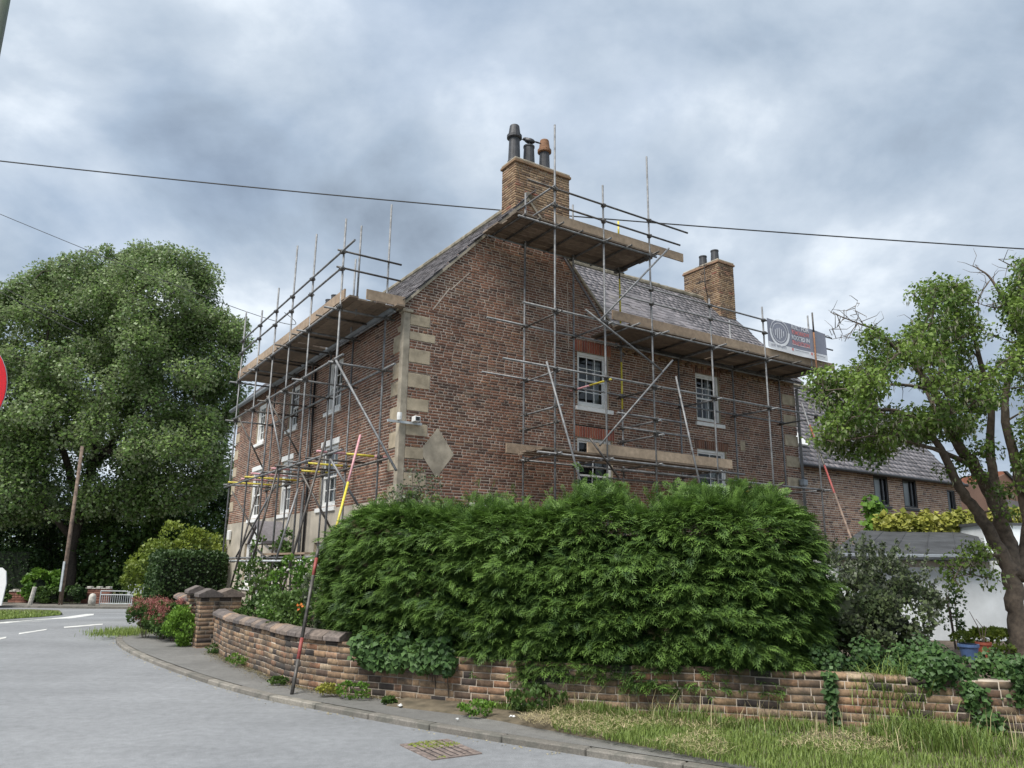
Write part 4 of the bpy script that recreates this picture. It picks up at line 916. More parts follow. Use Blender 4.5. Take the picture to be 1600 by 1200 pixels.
# ------------------------------------------------------------------ garden wall and gate pillars
gw = thing('garden_wall', 'curving old brick garden wall with dark coping, rising along the pavement', 'wall', (*WALL[3], 0))
WB = np.array([*WALL[3], 0])
def wpt(s): return np.array([np.interp(s, ws, wp[:, 0]), np.interp(s, ws, wp[:, 1])])
def wdir(s): a = wpt(s + .04) - wpt(s - .04); return a / np.linalg.norm(a)
WH, WH2, CH = .60 + .085, .55 + .085, .077
scope = float(ws[np.argmin(np.linalg.norm(wp - gp(548, 1092)[:2], axis=1))])     # where the coping ends
def wall_top(s): return WH if s < scope else WH2
br, st = courses(0, ws[-1], .0, WH, CH, .222, lambda z, zt: [(0, ws[-1] if (z + zt) / 2 < WH2 else scope)], joint=.011, hdr=2, seed=41, irregular=.16)
n = len(br); R_ = np.zeros((n, 3, 3)); T_ = np.zeros((n, 3)); g = np.random.default_rng(5)
for i, (s, z, l, h) in enumerate(br):
    d = wdir(s); p_ = wpt(s); nrm = np.array([-d[1], d[0], 0]); R_[i, :, 0] = np.array([d[0], d[1], 0]) * l; topc = z + CH * .95 > wall_top(s); R_[i, :, 1] = nrm * (.222 if topc else .09); R_[i, :, 2] = (0, 0, h)
    zl = z + .012 * math.sin(s * 1.3) + .006 * math.sin(s * 3.7)
    T_[i] = np.array([p_[0], p_[1], zl]) + nrm * ((.111 if topc else .045) - .003 + g.normal(0, .0018)) - WB
sx = np.array([proj(t_ + WB)[0] for t_ in T_]); key = np.linalg.norm(T_ + WB - OC, axis=1) + np.where((sx < 340) | (sx > 1500) | (T_[:, 2] < .1), 50, 0) + np.where(sx > 1000, 2, 0)
pieces('brick', 'brickwork', BT, R_, T_, 'wall_brick', gw, key, 300)
sm = np.arange(0, ws[-1], .12); cv = []; cf = []
for s in sm:
    p_ = wpt(s); d = wdir(s); nrm = np.array([-d[1], d[0]]); tz = (WH - .014) if s < scope else .602
    for o_, z in ((.003, -.3), (.003, tz), (.225, tz), (.225, -.3)): q = p_ + nrm * o_; cv.append((q[0] - WB[0], q[1] - WB[1], z))
for i in range(len(sm) - 1):
    for k in range(3): cf.append((4 * i + k, 4 * i + 4 + k, 4 * i + 5 + k, 4 * i + 1 + k))
obj('core', mesh_np('core', np.array(cv), np.array(cf), M['wall_mortar']), gw)
cl = .335; k = 0; s = 0
while s + cl < scope + .05:
    l = cl * rng.uniform(.6, 1.12); p_ = wpt(s + l / 2); d = wdir(s + l / 2)
    o = MB().prism([(-.05, 0), (.275, 0), (.275, .055), (.17, .115), (.055, .115), (-.05, .055)], 0, -l / 2 + .006, l / 2 - .006).build('coping_stone', 'coping', gw, bev=.006)
    o.location = (p_[0] - WB[0], p_[1] - WB[1], WH + .002 + rng.normal(0, .003)); o.rotation_euler = (rng.normal(0, .012), rng.normal(0, .006), math.atan2(d[1], d[0]) ); s += l
# pillars
def pillar(loc, w_, h_, rz, label, seed):
    p = thing('gate_pillar', label, 'pillar', (loc[0], loc[1], float(hgt(*loc))), 'brick pillars of the garden gateway', rz)
    MB().box((-w_ / 2 + .003, -w_ / 2 + .003, -.2), (w_ / 2 - .003, w_ / 2 - .003, h_)).build('core', 'wall_mortar', p)
    Rs = []; Ts = []
    for ax, base in ((AXG, (-w_ / 2, -w_ / 2, 0)), (AXF, (-w_ / 2, -w_ / 2, 0)), (np.array([[-1., 0, 0], [0, -1, 0], [0, 0, 1]]), (w_ / 2, w_ / 2, 0)), (np.array([[0., -1, 0], [-1, 0, 0], [0, 0, 1]]), (w_ / 2, w_ / 2, 0))):
        b_, _ = courses(0, w_, 0, h_, .077, .233, lambda z, zt: [(0, w_)], seed=seed, hdr=2, irregular=.1, joint=.012); r, t_ = brick_rt(b_, ax, np.array(base), .09, seed, .002); Rs.append(r); Ts.append(t_)
    pieces('brick', 'brickwork', BT, np.concatenate(Rs), np.concatenate(Ts), 'wall_brick', p)
    MB().prism([(-w_ / 2 - .05, 0), (w_ / 2 + .05, 0), (w_ / 2 + .05, .07), (0, .17), (-w_ / 2 - .05, .07)], 0, -w_ / 2 - .05, w_ / 2 + .05).build('pillar_cap', 'coping', p, bev=.008).location = (0, 0, h_ + .001)
    return p
pa = at(319, 1000, 15.85)[:2]; pc = at(350, 1000, 16.1)[:2]; pz = at(301, 990, 17.1)[:2]
ang = rad(-58)
pillar(pa, .36, 1.0, ang, 'middle of three brick gate pillars, standing forward by the lime-green plant', 51)
pillar(pc, .44, 1.0, ang, 'broadest brick gate pillar, where the coped garden wall begins', 52)
pillar(pz, .33, 1.02, ang, 'farthest brick gate pillar, next to the short curved wall', 53)
# short curved wall on the far side of the gate
fwl = thing('garden_wall', 'short curved brick wall with coping below the clipped hedge', 'wall', (*at(285, 980, 18), 0)[:2] + (0,))
base = np.array(fwl.location); cpts = [at(297, 980, 17.3)[:2], at(285, 980, 17.9)[:2], at(274, 980, 18.7)[:2], at(268, 980, 20)[:2]]
cp, cs = resample(np.array(cpts), .05); cR = []; cT = []
def cpt(s): return np.array([np.interp(s, cs, cp[:, 0]), np.interp(s, cs, cp[:, 1])])
b_, _ = courses(0, cs[-1], 0, .82, .077, .233, lambda z, zt: [(0, cs[-1])], seed=61, hdr=3)
for s, z, l, h in b_:
    d = cpt(min(s + .05, cs[-1])) - cpt(max(s - .05, 0)); d /= np.linalg.norm(d); nrm = np.array([d[1], -d[0], 0]); p_ = cpt(s)
    cR.append(np.stack([np.array([d[0], d[1], 0]) * l, nrm * .2, np.array([0, 0, h])], -1)); cT.append(np.array([p_[0], p_[1], z]) + nrm * .1 - base)
pieces('brick', 'brickwork', (BT[0], BT[1]), np.array(cR), np.array(cT), 'wall_brick', fwl)
s = 0
while s + .3 < cs[-1]:
    d = cpt(s + .3) - cpt(s); p_ = cpt(s + .15); o = MB().prism([(-.26, 0), (.06, 0), (.06, .055), (-.04, .115), (-.16, .115), (-.26, .055)], 0, -.15, .145).build('coping_stone', 'coping', fwl, bev=.006); o.location = (p_[0] - base[0], p_[1] - base[1], .83); o.rotation_euler = (0, 0, math.atan2(d[1], d[0])); s += .3

# ------------------------------------------------------------------ street furniture
gc = [gp(*q) for q in ((614, 1167), (690, 1158), (758, 1174), (690, 1188))]
c_ = sum(gc) / 4; gx = gc[1] - gc[0]; gy = gc[3] - gc[0]; lx, ly = np.linalg.norm(gx[:2]), np.linalg.norm(gy[:2]); a_ = math.atan2(gx[1], gx[0])
dr = thing('drain_grate', 'mossy iron drain grate set in the road near the kerb', 'drain grate', (c_[0], c_[1], 0), rz=a_)
s2 = (gy[0] * -math.sin(a_) + gy[1] * math.cos(a_)) / 2; sx2 = lx / 2; s2 = abs(s2)
MB().box((-sx2 + .001, -s2 + .001, -.03), (sx2 - .001, s2 - .001, .0035)).build('pit_shade', 'black', dr)  # black slab on the road surface, painted darkness in place of an opening
MB().box((-sx2, -s2, -.03), (sx2, -s2 + .025, .012)).box((-sx2, s2 - .025, -.03), (sx2, s2, .012)).box((-sx2, -s2 + .025, -.03), (-sx2 + .025, s2 - .025, .012)).box((sx2 - .025, -s2 + .025, -.03), (sx2, s2 - .025, .012)).build('frame', 'iron', dr, bev=.003)
for k in range(7):
    x = -sx2 + .05 + (2 * sx2 - .1) * k / 6
    MB().box((x - .022, -s2 + .03, -.02), (x + .022, -.01, .011)).build('bar', 'iron', dr, bev=.004); MB().box((x - .022, .01, -.02), (x + .022, s2 - .03, .011)).build('bar', 'iron', dr, bev=.004)
g = np.random.default_rng(2); mp = []
for k in range(700):
    x, y = g.uniform(-sx2, sx2), g.uniform(-s2, s2)
    if (math.sin(x * 9 + 1) + math.sin(y * 11 + x * 5)) < .25 or (x > -.1 and y < s2 * .1): continue
    mp.append((x, y, .006))
mp = np.array(mp); tv = np.array([(-1, 0, 0), (0, 0, 1.), (1, 0, 0), (0, .3, .4)]); tf = np.array([(0, 2, 1), (0, 1, 3), (1, 2, 3)])
an = g.uniform(0, 6.28, len(mp)); R_ = np.zeros((len(mp), 3, 3)); R_[:, 0, 0] = np.cos(an); R_[:, 1, 0] = np.sin(an); R_[:, 0, 1] = -np.sin(an); R_[:, 1, 1] = np.cos(an); R_[:, 2, 2] = 1; R_ *= g.uniform(.008, .02, len(mp))[:, None, None]
v, f, _ = inst(tv, tf, R_, mp); tag(obj('moss', mesh_np('moss', v, f, M['moss']), dr), kind='stuff')
# lamp column with the red sign
sp = at(-118, 607, 4.9); lp = thing('lamp_post', 'mossy green-grey lamp column at the left edge of the road', 'lamp post', (sp[0], sp[1], 0))
MB().tube([(0, 0, 0), (0, 0, 8)], [.075, .06], 14).build('column', 'lamp_post', lp, smooth_=True); MB().tube([(0, 0, 8), (0, 0, 8.4), (-.4, .2, 8.7), (-1.1, .5, 8.8)], .04, 8).build('arm', 'lamp_post', lp); MB().box((-1.7, .4, 8.72), (-1.05, .75, 8.86)).build('lantern', 'galv', lp, bev=.03)
sg = thing('road_sign', 'round red road sign cut off by the left edge of the picture', 'sign', tuple(at(-88, 607, 4.78)), rz=rad(2))
def disc(name, r, y0, y1, mat, n=48): return MB().prism([(r * math.cos(2 * math.pi * k / n), r * math.sin(2 * math.pi * k / n)) for k in range(n)], 1, y0, y1).build(name, mat, sg)
sm_, t, b = newmat('sign_red'); vo = t.nodes.new('ShaderNodeTexVoronoi'); vo.inputs['Scale'].default_value = 160; t.links.new(pos(t), vo.inputs['Vector']); rr_ = ramp(t, [(0, (.72, .012, .02)), (.6, (.5, .006, .014))]); t.links.new(vo.outputs['Distance'], rr_.inputs[0]); t.links.new(rr_.outputs[0], b.inputs['Base Color']); b.inputs['Roughness'].default_value = .35; M['sign_red'] = sm_
disc('plate', .385, .0, .006, 'sign_red'); disc('back_plate', .382, .0065, .02, 'galv'); MB().box((-.27, -.002, -.055), (.27, -.0005, .055)).build('white_bar', 'banner_white', sg)
for z in (-.15, .15): MB().box((-.2, .021, z - .02), (.2, .045, z + .02)).build('bracket', 'galv', sg)
# telegraph pole, railing, posts, far walls, board sign
tp_b = at(95, 938, 49.2); tp_b[2] = -.93; tp_t = at(122, 745, 49.2)
tp = thing('telegraph_pole', 'leaning brown timber telegraph pole in front of the dark trees', 'telegraph pole', tp_b)
dtop = (tp_t - tp_b); MB().tube([np.zeros(3), dtop * .5, dtop * 1.25], [.13, .115, .1], 12).build('shaft', 'pole_wood', tp, smooth_=True); MB().box((-.06, -.24, .8), (.05, -.16, 2.6)).build('cable_guard', 'galv', tp)
rb0, rb1 = gp(155, 946.5), gp(205, 946.5); y_ = 49.0; rb0, rb1 = at(155, 946, y_), at(205, 946, y_); zb = -.93
rl_ = thing('railing', 'pale galvanised pedestrian guard rail across the far pavement', 'railing', (rb0[0], y_, zb)); wd = rb1[0] - rb0[0]; rh = float(at(180, 923.5, y_)[2]) - zb
for x in (0, wd): MB().tube([(x, 0, 0), (x, 0, rh)], .035, 6).build('post', 'galv', rl_)
for z in (rh, rh - .22, .12): MB().tube([(0, 0, z), (wd, 0, z)], .03, 6).build('rail', 'galv', rl_)
for k in range(1, 15): MB().tube([(wd * k / 15, 0, .12), (wd * k / 15, 0, rh - .22)], .016, 5).build('baluster', 'galv', rl_)
q = at(143, 945, 48.6); sb_ = thing('stone_bollard', 'squat white stone bollard beside the pedestrian railing', 'bollard', (q[0], 48.6, -.93)); MB().lathe((0, 0, 0), [(.2, 0), (.21, .3), (.2, .55), (.14, .68), (.03, .73)], 12).build('stone', 'stone', sb_, smooth_=True)
q = at(46, 946, 48.6); wpst = thing('timber_post', 'leaning grey timber post on the far pavement left of the pole', 'post', (q[0], 48.6, -.93)); MB().tube([(0, 0, -.1), (.16, 0, 1.05)], [.13, .12], 8).build('shaft', 'stone', wpst)
for x0, x1, lb in ((12, 45, 'low red brick wall with pale caps at far left, beyond the junction'), (126, 170, 'low red brick wall behind the white stone bollard')):
    y_ = 51.0; a_, b_ = at(x0, 940, y_), at(x1, 940, y_); ht = float(at(x0, 924.5 if x0 < 50 else 920, y_)[2]) + .95
    wl_ = thing('brick_wall', lb, 'wall', (a_[0], y_, -.95)); w_ = b_[0] - a_[0]
    bq, st = courses(0, w_, 0, ht, .15, .45, lambda z, zt: [(0, w_)], seed=71); r, t_ = brick_rt(bq, AXG, np.zeros(3), .1)
    v, f, _ = inst(*BT, r, t_); tag(obj('brickwork', mesh_np('brickwork', v, f, M['far_brick']), wl_), kind='stuff'); MB().box((0, .01, -.4), (w_, .25, ht)).build('core', 'far_brick', wl_)
    for k in range(6): MB().box((w_ * k / 6, -.05, ht), (w_ * (k + .92) / 6, .3, ht + .06 + .1 * (k % 2))).build('cap_stone', 'stone', wl_, bev=.02)
y_ = 47.0; a_ = at(-6, 925, y_); bs = thing('board_sign', 'white rounded sign board cut off at the far left edge', 'sign', (a_[0], y_, -1.0)); hh = float(at(0, 887, y_)[2]) + 1.0; MB().prism([(-1.0, .1), (.42, .1), (.5, hh * .6), (.38, hh * .9), (.1, hh), (-1.0, hh)], 1, 0, .08).build('panel', 'white', bs); MB().tube([(-.6, .12, -.1), (-.6, .12, hh * .8)], .05, 6).build('post', 'galv', bs)
q = at(212, 934, 53); nb2 = thing('name_board', 'grey board sign half hidden beside the railing', 'sign', (q[0] - .3, 53, -.95)); MB().box((-.3, 0, .45), (1.6, .05, 1.2)).build('panel', 'galv', nb2); 
for x in (-.1, 1.4): MB().tube([(x, .08, -.1), (x, .08, 1.1)], .04, 6).build('post', 'galv', nb2)
# overhead wires
def wire(name, pts, r, lb):
    P = [at(*q) for q in pts]; MBo = MB(); q, _ = [], 0
    A = np.array(P); tt = np.linspace(0, 1, len(A)); T2 = np.linspace(0, 1, 40); co = np.stack([np.polyval(np.polyfit(tt, A[:, k], 2), T2) for k in range(3)], -1)
    o = MB().tube(co - co[0], r, 6).build(name, 'wire', None); o.location = co[0]; tag(o, lb, 'cable')
wire('overhead_cable', [(-900, 150, 36), (0, 245, 38), (400, 288, 38), (780, 328, 38), (1080, 352.5, 38), (1600, 388, 38), (2500, 440, 38)], .038, 'thick twisted overhead cable crossing the whole sky behind the chimney')
wire('telephone_wire', [(-500, 120, 46), (0, 340, 46), (160, 400, 46), (330, 463, 46), (415, 489, 45), (480, 505, 44)], .02, 'thin telephone wire running behind the big tree to the far chimney')
wire('telephone_wire', [(-500, 205, 46), (0, 447, 46), (22, 458, 46), (123, 506, 48)], .02, 'upper of two short wires entering the big tree at left')
wire('telephone_wire', [(-500, 190, 46), (0, 456, 46), (22, 468, 46), (123, 522, 48)], .02, 'lower of two short wires entering the big tree at left')
# litter
for k, (x, y, lb) in enumerate(((625, 1100, 'crumpled white wrapper by the weeds below the wall'), (800, 1117, 'white paper scrap at the edge of the long grass'), (715, 1121, 'tiny white scrap on the pavement edge'))):
    q = gp(x, y, .1); g = np.random.default_rng(k + 80); bm = bmesh.new(); bmesh.ops.create_icosphere(bm, subdivisions=2, radius=.02 if k < 2 else .01)
    for v_ in bm.verts: v_.co = Vector((v_.co.x * 1.5, v_.co.y, v_.co.z * .5)) + Vector(g.normal(0, .006, 3))
    me = bpy.data.meshes.new('litter'); bm.to_mesh(me); bm.free(); me.materials.append(M['white']); o = obj('litter', me); o.location = (q[0], q[1], .085); tag(o, lb, 'litter')

# ------------------------------------------------------------------ foliage
def frames(D, Nn, s, asp=1.0):       # columns: side, along, normal, scaled
    D = D / (np.linalg.norm(D, axis=1)[:, None] + 1e-9); Nn = Nn - D * (D * Nn).sum(1)[:, None]; Nn /= np.linalg.norm(Nn, axis=1)[:, None] + 1e-9
    Sd = np.cross(D, Nn); return np.stack([Sd * (s * asp)[:, None], D * s[:, None], Nn * s[:, None]], -1)
LEAF = (np.array([(0, 0, 0), (-.42, .45, .1), (0, 1, -.12), (.42, .45, .1)], float), np.array([(0, 3, 2, 1)]))
TRI = (np.array([(-.36, .15, 0), (.36, .25, .05), (0, 1, -.1)], float), np.array([(0, 1, 2)]))
def spray_template():
    v = []; f = []; tt = []
    def blade(p, d, l, w, t0):
        d = nz(d); sd = nz(np.cross(d, (0, 0, 1))); k = len(v); p = np.array(p, float)
        v.extend([p, p + d * l * .45 - sd * w, p + d * l + np.array([0, 0, -.05 * l]), p + d * l * .45 + sd * w]); f.append((k, k + 3, k + 2, k + 1)); tt.extend([t0 - .15, t0, t0 + .42, t0])
    def ax_(t): return np.array([0, t, .16 * math.sin(t * 2.2) - .22 * t * t])
    blade(ax_(0), ax_(.55) - ax_(0), .62, .03, -.2); blade(ax_(.5), ax_(1) - ax_(.5), .66, .035, .1)
    for i, t in enumerate((.16, .34, .52, .7, .86)):
        for s in (-1, 1):
            l = (.4, .46, .42, .32, .22)[i]; blade(ax_(t), (s * .75, .75, -.12), l, .032, -.14 + t * .3)
            if i in (1, 2): blade(ax_(t) + np.array((s * .75, .75, -.12)) * l * .4, (s * .25, 1, -.15), l * .55, .026, .0 + t * .3)
    return np.array(v), np.array(f), np.array(tt)
SPR = spray_template()
def foliage(name, P, D, Nn, s, tint, mat, parent, tmpl=LEAF, asp=1.0, kind=None):
    R = frames(D, Nn, s, asp); v, f, t_ = inst(tmpl[0], tmpl[1], R, P, tmpl[2] if len(tmpl) > 2 else None, tint)
    return tag(obj(name, mesh_np(name, v, f, M[mat], t_), parent), kind=kind)
def rdir(g, n): d = g.normal(size=(n, 3)); return d / np.linalg.norm(d, axis=1)[:, None]

def noise3(P, sc, seed=0):            # cheap smooth pseudo-noise in -1..1
    g = np.random.default_rng(seed); o = np.zeros(len(P))
    for k in range(6):
        d = g.normal(size=3); d /= np.linalg.norm(d); o += np.sin(P @ d * sc * g.uniform(.6, 1.7) + g.uniform(0, 6.28))
    return o / 3

# big conifer hedge behind the wall
hd = thing('conifer_hedge', 'huge overgrown green conifer hedge overhanging the brick wall', 'hedge', (.6, 10, 0)); HB = np.array(hd.location)
HPATH = np.array([(-2.5, 11.6), (-2.12, 10.85), (-1.35, 10.2), (-.4, 9.8), (.8, 9.3), (2.0, 8.98), (2.75, 8.85), (3.3, 9.05), (3.5, 9.7)])
hp, hs = resample(HPATH, .05); ht_ = np.gradient(hp, axis=0); ht_ /= np.linalg.norm(ht_, axis=1)[:, None]; hn = np.stack([ht_[:, 1], -ht_[:, 0]], -1)   # outward (towards the road)
def hsamp(s):
    x = np.interp(s, hs, hp[:, 0]); y = np.interp(s, hs, hp[:, 1]); nx_ = np.interp(s, hs, hn[:, 0]); ny_ = np.interp(s, hs, hn[:, 1]); return x, y, nx_, ny_
def hedge_front(s, q, g):             # q: 0 bottom .. 1 top
    x, y, a, b = hsamp(s); sl = s / hs[-1]
    ztop = 2.3 + .1 * smooth((.45 - sl) * 3) + .05 * np.sin(s * 1.9 + .4) + .04 * np.sin(s * 4.7) + .12 * smooth((sl - .4) * 3) - .15 * smooth((.12 - sl) * 9) - .02 * smooth((sl - .85) * 8)
    zbot = np.interp(sl, [0, .12, .3, .5, .9, 1], [.8, .64, .48, .37, .36, .45])
    z = zbot + .02 * np.sin(s * 6.1) + .02 * np.sin(s * 14) + (ztop - zbot) * q
    bulge = .22 * np.sin(np.clip(q, 0, 1) * math.pi) ** .6 - .34 * smooth((q - .86) * 6) - .1 + .03 * np.sin(s * 5.3 + q * 4) + .03 * np.sin(s * 9.1 - q * 7) + .04 * np.sin(q * 11 + s * 4)
    return np.stack([x + a * bulge, y + b * bulge, z], -1), np.stack([a, b, np.zeros_like(a)], -1), ztop
g = np.random.default_rng(100)
n = 40000; s = g.uniform(0, hs[-1], n); q = g.random(n); P, Nn, _ = hedge_front(s, q, g)
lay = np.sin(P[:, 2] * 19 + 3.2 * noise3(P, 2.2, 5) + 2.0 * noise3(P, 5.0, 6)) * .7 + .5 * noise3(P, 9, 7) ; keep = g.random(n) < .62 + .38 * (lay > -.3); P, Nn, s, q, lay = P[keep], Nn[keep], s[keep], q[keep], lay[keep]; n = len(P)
P = P + Nn * (g.normal(0, .08, n) + .07 * lay - .06)[:, None]
side_ = np.stack([-Nn[:, 1], Nn[:, 0], np.zeros(n)], -1)
D = Nn * 1.0 + side_ * g.normal(0, .55, n)[:, None] + np.stack([np.zeros(n), np.zeros(n), g.normal(-.25, .3, n) + .8 * smooth((q - .75) * 3)], -1)
UPV = np.array([0, 0, 1.]) + .35 * g.normal(size=(n, 3)) + Nn * .35
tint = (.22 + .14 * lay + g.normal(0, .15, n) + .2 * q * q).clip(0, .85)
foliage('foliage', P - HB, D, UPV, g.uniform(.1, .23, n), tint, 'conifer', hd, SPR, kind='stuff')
sd_ = np.concatenate([g.normal(1.1, .35, 170), g.normal(2.0, .2, 60), g.normal(5.1, .25, 90)]).clip(.1, hs[-1] - .1); qd = np.concatenate([g.normal(.72, .1, 170), g.normal(.5, .08, 60), g.normal(.35, .1, 90)]).clip(.05, .95)
Pd, Nd, _ = hedge_front(sd_, qd, g); nd = len(Pd); foliage('dead_sprays', Pd - HB + Nd * .03, Nd + .6 * rdir(g, nd), rdir(g, nd) + np.array([0, 0, .6]), g.uniform(.08, .16, nd), g.random(nd) * .7, 'bud', hd, SPR, kind='stuff')
# top and back fill
n = 11000; s = g.uniform(0, hs[-1], n); dpt = g.uniform(-.1, 1.5, n); x, y, a, b = hsamp(s); _, _, zt2 = hedge_front(s, np.ones(n), g)
P = np.stack([x - a * (dpt + .25), y - b * (dpt + .25), zt2 - .12 + .1 * np.sin(x * 6 + y * 5) + g.normal(0, .07, n) + .17 * (np.sin(s * 7.3) > .5) * g.random(n) + .15 * (g.random(n) < .08)], -1)
D = np.stack([g.normal(0, .6, n), g.normal(0, .6, n), g.uniform(.3, 1.2, n)], -1) + .4 * np.stack([a, b, a * 0], -1)
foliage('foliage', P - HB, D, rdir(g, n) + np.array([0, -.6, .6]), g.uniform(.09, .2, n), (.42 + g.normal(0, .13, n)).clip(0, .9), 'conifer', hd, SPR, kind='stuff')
for s0 in (1.2, 4.05, 4.4, 5.6, 6.6):       # leaders standing above the top
    x, y, a, b = hsamp(np.array([s0])); m_ = 130; t_ = g.random(m_); hgt_ = .12 + .2 * g.random(); base_ = np.array([x[0] - a[0] * .7, y[0] - b[0] * .7, 2.3])
    P = base_ + np.stack([g.normal(0, .1, m_) * (1.2 - t_), g.normal(0, .1, m_) * (1.2 - t_), t_ * hgt_ + .1], -1)
    foliage('leader', P - HB, rdir(g, m_) * np.array([1, 1, .5]) + np.array([0, 0, .6]), rdir(g, m_), g.uniform(.07, .14, m_), (.4 + g.normal(0, .12, m_)).clip(0, .9), 'conifer', hd, SPR)
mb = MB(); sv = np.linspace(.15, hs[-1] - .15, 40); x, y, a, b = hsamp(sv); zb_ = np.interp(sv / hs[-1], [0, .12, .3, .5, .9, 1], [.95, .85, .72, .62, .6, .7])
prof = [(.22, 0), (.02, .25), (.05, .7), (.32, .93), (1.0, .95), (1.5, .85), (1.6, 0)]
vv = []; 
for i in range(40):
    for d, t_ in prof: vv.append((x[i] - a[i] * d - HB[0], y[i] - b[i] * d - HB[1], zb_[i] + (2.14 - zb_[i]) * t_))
k = len(prof); mb.add(vv, [(i * k + j, (i + 1) * k + j, (i + 1) * k + (j + 1) % k, i * k + (j + 1) % k) for i in range(39) for j in range(k)] + [tuple(range(k)), tuple(39 * k + j for j in range(k))]); mb.build('dark_core', 'conifer_core', hd)  # solid dark filler added inside the hedge, standing in for its shaded depth
for s0 in (.8, 2.2, 3.6, 5.0, 6.3): x, y, a, b = hsamp(np.array([s0])); MB().tube([(x[0] - a[0] * .8 - HB[0], y[0] - b[0] * .8 - HB[1], .3), (x[0] - a[0] * .8 - HB[0], y[0] - b[0] * .8 - HB[1], 2)], [.09, .05], 7).build('trunk', 'dark_bark', hd)

def bush(name, label, cat, c, r, n, size, mat, seed, lumps=26, core=True, up=.3, shape=.35, sub=('foliage',), stems=6, box=False, asp=1.0, tint0=.35, group=None):
    g = np.random.default_rng(seed); c = np.array(c, float); r = np.array(r, float)
    t = thing(name, label, cat, (c[0], c[1], c[2] - r[2]), group); B = np.array(t.location)
    if box:
        f_ = g.integers(0, 5, n); w = np.array([1, 1, 1.4, 1, 1]); q = g.uniform(-1, 1, (n, 3)); ax_ = np.array([0, 0, 2, 1, 1])[f_]; sg_ = np.array([-1, 1, 1, -1, 1])[f_]; q[np.arange(n), ax_] = sg_ * (1 + g.normal(0, .02, n))
        Nn = np.zeros((n, 3)); Nn[np.arange(n), ax_] = sg_; P = q * r + Nn * (.04 * noise3(q * r, 6, seed) + g.normal(0, .025, n))[:, None]; ti = tint0 + .12 * noise3(q * r, 9, seed + 1)
    else:
        lc = rdir(g, lumps); lc[:, 2] = lc[:, 2] * .9 + .1; lc *= g.uniform(.55, .92, lumps)[:, None]; lr = g.uniform(.6, 1.15, lumps) * shape
        k = g.integers(0, lumps, n); d = rdir(g, n); d = d * .75 + lc[k] * .7; d /= np.linalg.norm(d, axis=1)[:, None]; d[:, 2] += .15
        P = (lc[k] + d * (lr[k] * g.uniform(.7, 1.12, n))[:, None]); P *= r; P[:, 2] = np.maximum(P[:, 2], -r[2] + .03); Nn = d; ti = tint0 + g.normal(0, .16, lumps)[k] + .12 * d[:, 2]
    D = rdir(g, n) * .8 + Nn * .7 + np.array([0, 0, up])
    foliage(sub[0], P + c - B, D, Nn + .7 * rdir(g, n) + np.array([0, 0, .4]), size * g.uniform(.65, 1.35, n), (ti + g.normal(0, .13, n)).clip(0, 1), mat, t, asp=asp)
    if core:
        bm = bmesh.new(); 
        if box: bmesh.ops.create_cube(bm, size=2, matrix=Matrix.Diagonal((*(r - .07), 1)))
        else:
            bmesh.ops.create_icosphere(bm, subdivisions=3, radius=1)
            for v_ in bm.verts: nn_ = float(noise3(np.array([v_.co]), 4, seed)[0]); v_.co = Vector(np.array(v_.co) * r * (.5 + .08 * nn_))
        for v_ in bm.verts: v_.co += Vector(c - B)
        me = bpy.data.meshes.new('dark_core'); bm.to_mesh(me); bm.free(); me.materials.append(M['conifer_core']); obj('dark_core', me, t)  # dark solid added to stop see-through; the bush's inner shade is its colour
    for k in range(stems):
        a_ = g.uniform(0, 6.28); q = np.array([math.cos(a_) * r[0] * .45, math.sin(a_) * r[1] * .45, r[2] * g.uniform(1.0, 1.6)])
        MB().tube([(q[0] * .3, q[1] * .3, -.05), q * np.array([.7, .7, .6]), q], [min(.03, r[2] * .02), min(.02, r[2] * .014), .004], 5).build('stem', 'bark', t)
    return t
# right-hand garden: cotoneaster, ivy, shrubs
pc_ = at(1385, 975, 10.3); bush('cotoneaster_bush', 'large dark grey-green small-leaved bush right of the conifer hedge', 'bush', (pc_[0] - .25, 10.4, 1.02), (.82, .75, .68), 13000, .055, 'cotoneaster', 110, lumps=46, shape=.3, up=.5)
g = np.random.default_rng(111)
cb = bpy.data.objects['cotoneaster_bush']; n = 2600; k = g.integers(0, 70, n); tips = np.stack([g.uniform(-.8, .8, 70), g.uniform(-.75, .2, 70), g.uniform(.5, 1.55, 70)], -1); tips[:, 2] = .66 + np.sqrt(np.clip(1.05 - (tips[:, 0] / .95) ** 2 - (tips[:, 1] / 1.0) ** 2, .02, 1)) * .75
dirs = rdir(g, 70) * .5 + np.array([0, -.1, .8]); tt_ = g.random(n); foliage('shoot_leaves', tips[k] + dirs[k] * (tt_ * .32)[:, None] + g.normal(0, .015, (n, 3)), rdir(g, n) + dirs[k], rdir(g, n), g.uniform(.025, .055, n), (.5 + g.normal(0, .15, n)).clip(0, 1), 'cotoneaster', cb)
